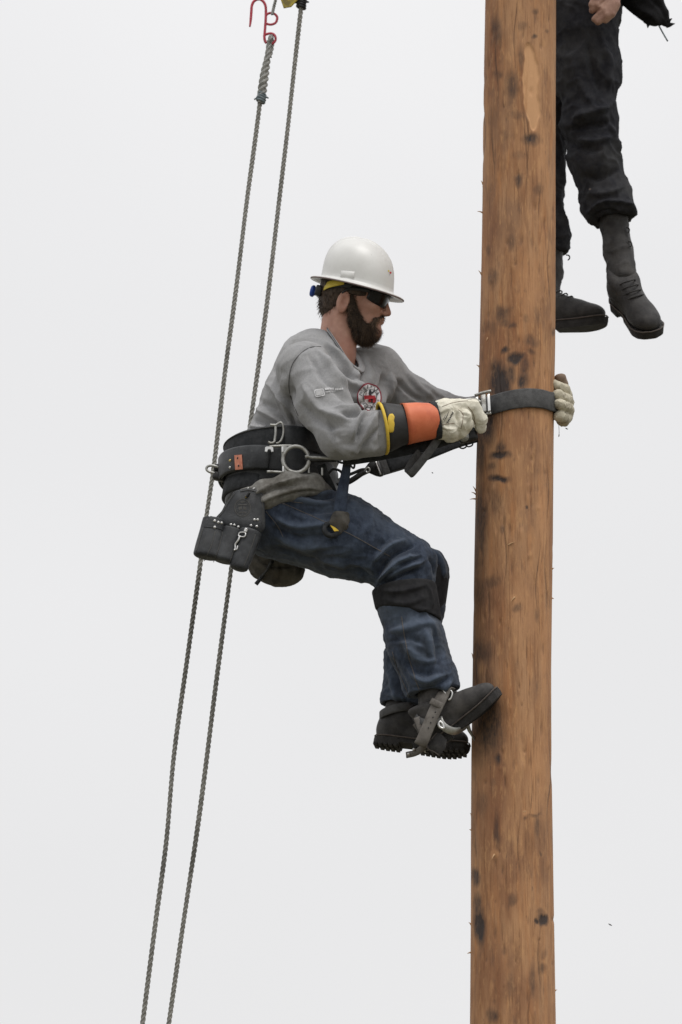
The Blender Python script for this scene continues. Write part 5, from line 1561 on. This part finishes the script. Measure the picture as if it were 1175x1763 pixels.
# steel adjuster at the near hand
bx = nrm(P(850, 693, -.13) - P(825, 700, -.14)); bu = nrm(np.cross((0, -1, .1), bx)) * -1
bu = bu if bu[2] > 0 else -bu
for (x_, y_, w_, h_, mt) in ((822, 698, .011, .055, 'bright'), (833, 695, .018, .062, 'steel'), (842, 694, .010, .060, 'bright')):
    v, f = boxm(P(x_, y_, -.150), bx + A3((0, 0, 0)), (0, 1, 0), bu + .35 * bx, w_, .016, h_, .22); add('buckle_bar', v, f, M[mt], lan)
for y_ in (676, 714):
    bar([(818, y_ + 5), (832, y_), (846, y_ - 3)], -.150, .0045, 'buckle_side', 'steel', lan, 10)
bar([(800, 690), (810, 688), (820, 689), (828, 693)], -.165, .006, 'buckle_lever', 'steel', lan, 14)
# black rope grab under the glove
v, f = boxm(P(806, 752, -.20), (1, 0, .25), (0, 1, 0), (-.25, 0, 1), .060, .03, .034, .3); add('grab_body', v, f, M['dark_steel'], lan)
v, f = tube(np.array([P(799, 752, -.235), P(799, 752, -.165)]), .016, 18); add('grab_cam', v, f, M['steel'], lan)
bar([(792, 768), (797, 764), (802, 765), (803, 769), (798, 772), (793, 771)], -.17, .0026, 'grab_ring', 'dark_steel', lan, 24, True)
bar([(803, 764), (809, 761), (814, 762), (813, 767), (806, 769)], -.17, .0024, 'grab_ring', 'dark_steel', lan, 24, True)
# loose tail folded back
tl = spline(np.array([P(757, 752, -.235), P(745, 770, -.24), P(728, 792, -.243), P(715, 808, -.243), P(706, 817, -.238), P(702, 812, -.228), P(710, 796, -.224), P(724, 778, -.224)]), 44)
v, f = band(tl, nrm(P(720, 780, -.24) - P(700, 765, -.24)) + A3((0, .5, 0)), 14 * S, .004); add('loose_tail', v, f, M['strap_grey'], lan)
# triangular end fitting and snap hook on the far leg
o = np.array([P(x, y, .0) for x, y in [(629, 806), (634, 799), (644, 791), (649, 789), (652, 791), (661, 815), (660, 819), (655, 820.5), (648, 819), (634, 813)]])
v, f = prism(o, (0, -1, .1), .012, .002); add('end_fitting', v, f, M['dark_steel'], lan)
bar([(647, 794), (651, 805), (655.5, 817)], -.012, .0030, 'fitting_slot', 'bright', lan, 8)
bar([(630, 808), (634, 805.5), (637, 809), (634, 813.5), (629, 813.5)], -.006, .0036, 'snap_eye', 'steel', lan, 24, True)
bar([(632, 808), (622, 809), (610, 814), (600, 818), (592, 822)], -.004, .0050, 'snap_hook', 'dark_steel', lan, 20)
bar([(630, 812), (622, 816), (612, 823), (602, 829), (594, 832)], -.004, .0088, 'snap_sleeve', 'dark_steel', lan, 16)
bar([(594, 821), (586, 825), (583, 829), (587, 833), (595, 833)], -.004, .0052, 'snap_nose', 'steel', lan, 16)

# ================================================================== tape roll on a strap at his thigh
tape = root('tape_holder', 'navy strap hanging from the belt with a dark tape roll', 'tape holder', P(583, 915, -.22))
th_p = spline(np.array([P(598, 795, -.20), P(596, 812, -.215), P(592, 835, -.225), P(588, 860, -.235), P(585, 890, -.238), P(583, 905, -.236)]), 26)
v, f = band(th_p, (1, 0, .1), np.linspace(13, 26, 26) * S * np.where(np.arange(26) < 20, 1, .9), .005); add('strap', v, f, M['denim'], tape)
def knob_f(p):
    d = ell(p, P(584, 900, -.245), (17 * S, .016, 19 * S))
    return smin(d, ell(p, P(590, 893, -.248), (12 * S, .014, 15 * S)), .01)
c = P(585, 900, -.245)
V, F = field_mesh(knob_f, c - A3((.05, .04, .06)), c + A3((.05, .04, .06)), .0035)
V, _ = folds(V, F, [], noise=((121, 120, .0028, (1, 1, 1)),), creases=((41, 30, .006, (1, 1, 1)),)); add('leather_patch', V, F, M['canvas'], tape)
ax_ = nrm((.25, -1, .2)); cc = P(570, 912, -.250)
e1 = nrm(np.cross(ax_, (0, 0, 1))); e2 = np.cross(ax_, e1); a = np.linspace(0, 2 * math.pi, 30, endpoint=False)
rings = [cc + ax_ * h_ + r_ * S * (np.cos(a)[:, None] * e1 + np.sin(a)[:, None] * e2) for h_, r_ in ((-.006, 8), (-.006, 15), (.004, 15.5), (.008, 14.5), (.008, 9), (.006, 8), (-.006, 8))]
add('tape_roll', np.vstack(rings), grid_faces(7, 30), M['web'], tape)
v, f = prism(np.array([P(x, y, -.266) for x, y in [(569, 904), (577, 908), (584, 914), (576, 915)]]), (0, -1, 0), .003, .0006); add('yellow_tab', v, f, M['rubber_yellow'], tape, smooth=False)

# ================================================================== climbing spurs
def spur_near():
    t = root('climbing_spur', 'steel climbing spur with buckled strap over the upper boot', 'climbing spur', P(765, 1285, -.12))
    bb = bvh_of([boot_n, jeans])
    pts = [P(777, 1192, -.155), P(768, 1190, -.172), P(758, 1206, -.180), P(748, 1226, -.182), P(738, 1250, -.180), P(728, 1274, -.175), P(722, 1283, -.168)]
    v, f = band(spline(np.array(pts), 30), (1, -.1, .42), 21 * S, .0055); st = add('instep_strap', v, f, M['strap_tan'], t)
    for k, (x_, y_) in enumerate(((750, 1226), (746, 1235), (742, 1244), (738, 1253))):
        v, f = tube(np.array([P(x_, y_, -.1835), P(x_, y_, -.1865)]), .0022, 8); add('strap_hole', v, f, M['black_ink'], st)
    v, f = band(spline(np.array([P(742, 1206, -.185), P(752, 1211, -.1875), P(763, 1216, -.184)]), 8), (.3, 0, 1), .020, .004); add('strap_keeper', v, f, M['strap_tan'], t)
    bar([(763, 1189), (769, 1186.5), (776, 1189), (779, 1194), (776, 1203), (772, 1205)], -.176, .0032, 'buckle', 'bright', t, 28)
    bar([(764, 1190), (768, 1194), (773, 1196)], -.178, .0024, 'buckle_tongue', 'bright', t, 8)
    # ankle strap going round behind
    v, f = band(spline(np.array([P(738, 1246, -.176), P(722, 1240, -.165), P(716, 1232, -.12), P(722, 1234, -.06), P(745, 1232, -.05)]), 24), (.1, 0, 1), .020, .005); add('ankle_strap', v, f, M['strap_grey'], t)
    v, f = band(spline(np.array([P(718, 1235, -.166), P(724, 1252, -.170), P(732, 1268, -.170)]), 10), (1, 0, .1), .020, .004); add('ankle_tab', v, f, M['strap_tan'], t)
    # steel stirrup under the arch, its leg up the inside, gaff into the pole
    pts = [P(756, 1236, -.162), P(760, 1246, -.168), P(770, 1255, -.166), P(784, 1259, -.152), P(797, 1254, -.125), P(806, 1247, -.095), P(804, 1236, -.068), P(792, 1215, -.058), P(776, 1180, -.052), P(757, 1130, -.055)]
    v, f = band(spline(np.array(pts), 50), (.55, -.25, .8), .024, .007); add('stirrup', v, f, M['steel'], t)
    bar([(757, 1242), (755.5, 1247), (758, 1252), (764, 1254), (763, 1247), (759, 1243)], -.172, .0040, 'strap_loop', 'bright', t, 26, True)
    g0 = P(803, 1240, -.075); c_, r_ = pole_at(g0[2] - .05); g1 = A3((float(c_) - float(r_) * .93, -.045, g0[2] - .055))
    v, f = tube(np.array([g0, g0 * .5 + g1 * .5 + A3((-.004, 0, 0)), g1 + (g1 - g0) * .15]), [.008, .006, .0015], 8); add('gaff', v, f, M['steel'], t)
    # leather heel piece hanging below
    v, f = prism(np.array([P(x, y, -.150) for x, y in [(736, 1281), (744, 1272), (752, 1262), (760, 1264), (770, 1274), (768, 1287), (758, 1300), (748, 1293), (738, 1290)]]), (.1, -1, .1), .006, .0015); add('heel_pad', v, f, M['boot'], t)
    bar([(752, 1262), (745, 1270), (736, 1281), (737, 1289), (747, 1294), (757, 1301)], -.1545, .0013, 'pad_edge', 'welt', t, 24)
def spur_far():
    t = root('climbing_spur', 'steel climbing spur strapped around the lower boot', 'climbing spur', P(715, 1300, .04))
    a = np.linspace(0, 2 * math.pi, 40, endpoint=False)
    c = P(686, 1226, .085)
    ring = c + np.stack([31 * S * np.cos(a), .062 * np.sin(a), .012 * np.cos(a)], -1)
    v, f = band(ring, (0, 0, 1), .026, .005, True); add('ankle_strap', v, f, M['strap_grey'], t)
    pts = [P(700, 1300, .02), P(716, 1296, .005), P(728, 1287, .0), P(735, 1278, .005), P(728, 1262, .02), P(715, 1245, .03)]
    v, f = band(spline(np.array(pts), 24), (.35, -.2, 1), .020, .006); add('instep_strap', v, f, M['strap_tan'], t)
    for x_, y_ in ((704, 1298), (713, 1290)):
        v, f = tube(np.array([P(x_, y_, .005), P(x_, y_, -.004)]), [.005, .0035], 10); add('strap_stud', v, f, M['bright'], t)
    pts = [P(712, 1190, .14), P(722, 1240, .145), P(732, 1286, .13), P(738, 1294, .09), P(734, 1290, .04)]
    v, f = band(spline(np.array(pts), 24), (1, 0, .2), .022, .007); add('stirrup', v, f, M['steel'], t)
spur_near(); spur_far()

# ================================================================== the person hanging behind the pole
DD = .42
hang = root('person', 'person in dark work clothes and lace-up boots dangling behind the pole', 'person', P(1040, 580, DD))
def trous(p):
    d = ell(p, P(985, -10, DD + .02), (98 * S, .16, 95 * S))
    d = smin(d, chain(p, [(P(1000, 20, DD - .06), 72 * S), (P(1012, 130, DD - .08), 56 * S), (P(1014, 205, DD - .09), 46 * S), (P(1024, 270, DD - .08), 44 * S), (P(1046, 350, DD - .06), 42 * S), (P(1062, 400, DD - .05), 43 * S)], .04), .04)
    far = chain(p, [(P(955, 40, DD + .12), 70 * S), (P(940, 200, DD + .13), 50 * S), (P(932, 300, DD + .13), 40 * S), (P(940, 400, DD + .12), 38 * S), (P(948, 440, DD + .12), 34 * S)], .04)
    d = smin(d, far, .025)
    hem_n = plane(p, P(1055, 378, DD - .05), (.12, 0, -1))
    hem_f = plane(p, P(950, 436, DD + .12), (0, 0, -1))
    cut = np.where(p[:, 0] > P(998, 380, DD)[0], hem_n, hem_f)
    d = smax(d, cut, .004)
    d = smax(d, -cone(p, P(1050, 350, DD - .055), P(1064, 410, DD - .05), 24 * S, 37 * S), .005)
    d = smax(d, plane(p, P(1000, -60, DD), (0, 0, 1)), .02)
    return d
V, F = field_mesh(trous, (P(850, 100, DD)[0], DD - .30, P(1000, 455, DD - .3)[2]), (P(1130, 100, DD)[0], DD + .36, P(1000, -75, DD)[2] + .05), .0055)
V = relax(V, F, 2, .5)
V, _ = folds(V, F, [([(985, 205), (1020, 195), (1050, 185)], 7, .012), ([(975, 225), (1015, 218), (1053, 212)], 6, -.010), ([(990, 240), (1025, 245), (1058, 235)], 6, .009), ([(1045, 210), (1060, 240), (1068, 265)], 5, .008),
                    ([(1000, 300), (1030, 310), (1070, 290)], 6, -.008), ([(1010, 330), (1040, 335), (1075, 320)], 6, .008), ([(1008, 372), (1035, 350), (1075, 352), (1095, 375)], 4, .010), ([(1015, 380), (1040, 365), (1070, 368)], 4, -.010),
                    ([(1030, 60), (1045, 110), (1048, 160)], 7, .008), ([(1010, 70), (1020, 120), (1035, 165)], 7, -.008), ([(985, 100), (1000, 150), (1030, 190)], 8, .006), ([(970, 240), (1000, 255), (1040, 260)], 6, -.008)],
             noise=((131, 34, .003, (1, 1, 1)),), creases=((9, 8, .010, (1, 1, .8)), (10, 20, .005, (1, 1, 1))), gain=1.8)
add('trousers', V, F, M['work'], hang)
bvt = bvh_of([hang.children[0]])
o = onto_all(bvt, [(1016, 324), (1019.5, 325.5), (1017, 328.5), (1014, 327)], .002); add('mud_spot', o, [(0, 1, 2, 3)], M['welt'], hang)
# boots
hb1, _, _ = make_boot(hang, P(1074, 494, DD - .07), (.38, -.64, -.66), (-.25, -.42, .86), 'boot', scale=1.0, low=True, lug=False)
hb2, _, _ = make_boot(hang, P(932, 522, DD + .10), (1, -.30, -.05), (.02, -.12, 1), 'boot', scale=1.0, lug=False)
# boot shafts up into the trouser legs
shaft([(P(1056, 370, DD - .055), 27 * S), (P(1064, 430, DD - .06), 25 * S), (P(1072, 475, DD - .07), 27 * S)], hb1, 'boot')
shaft([(P(946, 410, DD + .12), 28 * S), (P(942, 470, DD + .11), 27 * S), (P(936, 510, DD + .10), 28 * S)], hb2, 'boot')
for (x_, y_, d_, b_) in ((1081, 396, DD - .10, hb1), (1085, 420, DD - .10, hb1), (978, 443, DD + .06, hb2)):
    bar([(x_ - 3, y_ - 4), (x_ + 2, y_ - 3), (x_ + 3, y_ + 2), (x_, y_ + 5)], d_, .0022, 'lace_end', 'sole', b_, 12)
# jacket: trunk out of the picture, its skirt flapping to the right, one arm with a bare hand
def jack(p):
    tr = chain(p, [(P(990, -40, DD), 92 * S), (P(975, -180, DD), 95 * S), (P(965, -300, DD), 92 * S)], .05)
    tr = smin(tr, cone(p, P(930, -320, DD + .1), P(1010, -320, DD - .12), 60 * S, 60 * S), .05)
    fl = cone(p, P(1075, -40, DD - .05), P(1122, 24, DD - .06), 46 * S, 23 * S, (.55, 1, .1), .42)
    fl = smin(fl, cone(p, P(1110, -10, DD - .06), P(1150, 42, DD - .06), 26 * S, 8 * S, (.5, 1, .1), .5), .02)
    d = smin(tr, fl, .03)
    arm = chain(p, [(P(1010, -320, DD - .14), 55 * S), (P(1085, -190, DD - .22), 45 * S), (P(1070, -60, DD - .25), 34 * S)], .03)
    return smin(d, arm, .02)
V, F = field_mesh(jack, (P(840, -100, DD)[0], DD - .40, P(1000, 80, DD - .35)[2]), (P(1190, 0, DD)[0], DD + .30, P(1000, -420, DD)[2]), .007)
V, _ = folds(V, F, [([(1085, 10), (1115, 25), (1140, 45)], 5, .008), ([(1110, -10), (1135, 15), (1152, 40)], 4, -.006)], noise=((151, 60, .004, (1, 1, 1)),), creases=((14, 12, .006, (1, 1, 1)),))
jk = add('jacket', V, F, M['jacket'], hang)
parts = []
rg = np.random.default_rng(5)
bvj = bvh_of([jk])
for (x_, y_, an) in ((1153, 43, 15), (1150, 38, 40), (1146, 47, -60), (1154, 46, -15), (1136, 46, -80), (1116, 42, -100)):
    b_ = onto(bvj, x_, y_, -.004)
    if b_ is None: continue
    e_ = b_ + A3((math.cos(DEG(an)), -.1, math.sin(DEG(an)))) * rg.uniform(7, 12) * S
    parts.append(tube(np.array([b_, (b_ + e_) / 2 + A3((0, 0, .001)), e_]), [.007, .005, .0008], 5))
if parts:
    v, f = merge(*parts); add('frayed_edge', v, f, M['jacket'], jk)
bar([(1130, 34), (1139, 52), (1150, 71)], DD - .06, .0026, 'loose_cord', 'seize', jk, 8)
# bare hand: palm against the thigh, fingers pointing down and in
HD = DD - .26
def hand_f(p):
    d = cone(p, P(1058, -22, HD), P(1046, 10, HD), 19 * S, 20 * S, (.3, 1, 0), .5)
    for i, (a_, b_, c_, r_) in enumerate((((1050, 2), (1040, 18), (1024, 33), 7.2), ((1056, 10), (1045, 26), (1030, 38), 7.4), ((1040, -6), (1030, 10), (1020, 18), 7.4), ((1061, 8), (1054, 24), (1043, 36), 6.4))):
        e = chain(p, [(P(*a_, HD - .006 - .002 * i), (r_ + 1.5) * S), (P(*b_, HD - .012), r_ * S), (P(*c_, HD - .004), (r_ - 1.5) * S)], .005)
        d = smin(d, e, .006)
    th = chain(p, [(P(1040, -18, HD), 9 * S), (P(1026, -4, HD - .01), 7.5 * S), (P(1019, 8, HD - .01), 6 * S)], .006)
    d = smin(d, th, .008)
    return smin(d, cone(p, P(1058, -22, HD), P(1070, -62, HD), 17 * S, 18 * S), .015)
c = P(1044, 0, HD)
V, F = field_mesh(hand_f, c - A3((.09, .07, .10)), c + A3((.09, .07, .14)), .003)
V, _ = folds(V, F, [([(1030, 14), (1040, 4), (1050, -6)], 2, -.002)], noise=((161, 200, .0008, (1, 1, 1)),))
M['hand_skin'] = layer(mat('hand_skin', (.30, .17, .125), (.40, .24, .18), .6, 40, bump=.25, bscale=300), (.22, .11, .08), 40, (1, 1, 1), .5, .66, .6)
add('body', V, F, M['hand_skin'], hang)
# head and cap above the picture, strap that holds him to the pole
def hd2(p):
    c_ = P(975, -430, DD - .02)
    d = ell(p, c_, (.085, .078, .115)); d = smin(d, ell(p, c_ + A3((.05, -.02, -.06)), (.055, .05, .06)), .03); d = smin(d, ell(p, c_ + A3((.095, -.035, -.02)), (.016, .012, .02)), .012)
    return smin(d, cone(p, c_ + A3((-.02, 0, -.08)), P(968, -340, DD), .055, .062), .03)
c = P(975, -420, DD)
V, F = field_mesh(hd2, c - A3((.16, .14, .22)), c + A3((.18, .14, .18)), .006)
hd_ = add('head', V, F, M['hand_skin'], hang)
hc_ = P(975, -430, DD - .02)
a = np.linspace(0, 2 * math.pi, 40, endpoint=False)
rg_ = [hc_ + np.stack([(.105 * k + e) * np.cos(a), (.095 * k + e) * np.sin(a), np.full(40, z_)], -1) for k, e, z_ in ((1, .03, .035), (1, .03, .04), (1, .004, .045), (.97, 0, .08), (.85, 0, .12), (.6, 0, .145), (.2, 0, .155))]
n_ = len(rg_)
add('hard_hat', np.vstack(rg_), grid_faces(n_, 40) + [tuple(range((n_ - 1) * 40, n_ * 40)), tuple(range(40))[::-1]], M['helmet'], hang)
zs = P(965, -230, DD)[2]; c_, r_ = pole_at(zs)
lp = np.array([A3((float(c_) + (float(r_) + .012) * math.cos(t), (float(r_) + .012) * math.sin(t), zs)) for t in np.linspace(DEG(110), DEG(400), 30)] + [P(1040, -190, DD - .15), P(1000, -190, DD + .1)])
sling = root('body_sling', 'dark webbing sling tying the hanging person to the pole', 'sling', lp[0])
v, f = band(spline(lp, 70), (0, 0, 1), .045, .006); add('webbing', v, f, M['web'], sling)

# specks of bark falling free
for (x_, y_, L_, lb) in ((1051, 1592, 3.2, 'tiny dark wood chip falling alone in open sky well below the boots'), (976, 738, 2.4, 'tiny dark wood chip falling just below the far gloved hand'), (745, 814, 1.4, 'minute dark speck in the air under the loose strap tail')):
    b_ = P(x_, y_, -.05)
    v, f = tube(np.array([b_ - A3((L_ * S, 0, -L_ * S * .55)), b_, b_ + A3((L_ * S, 0, -L_ * S * .55))]), [.0006, .0022, .0006], 5)
    o = add('wood_chip', v, f, M['sole'], None, smooth=False, base=b_)
    o['label'] = lb; o['category'] = 'wood chip'; o['group'] = 'wood chips falling from the pole'
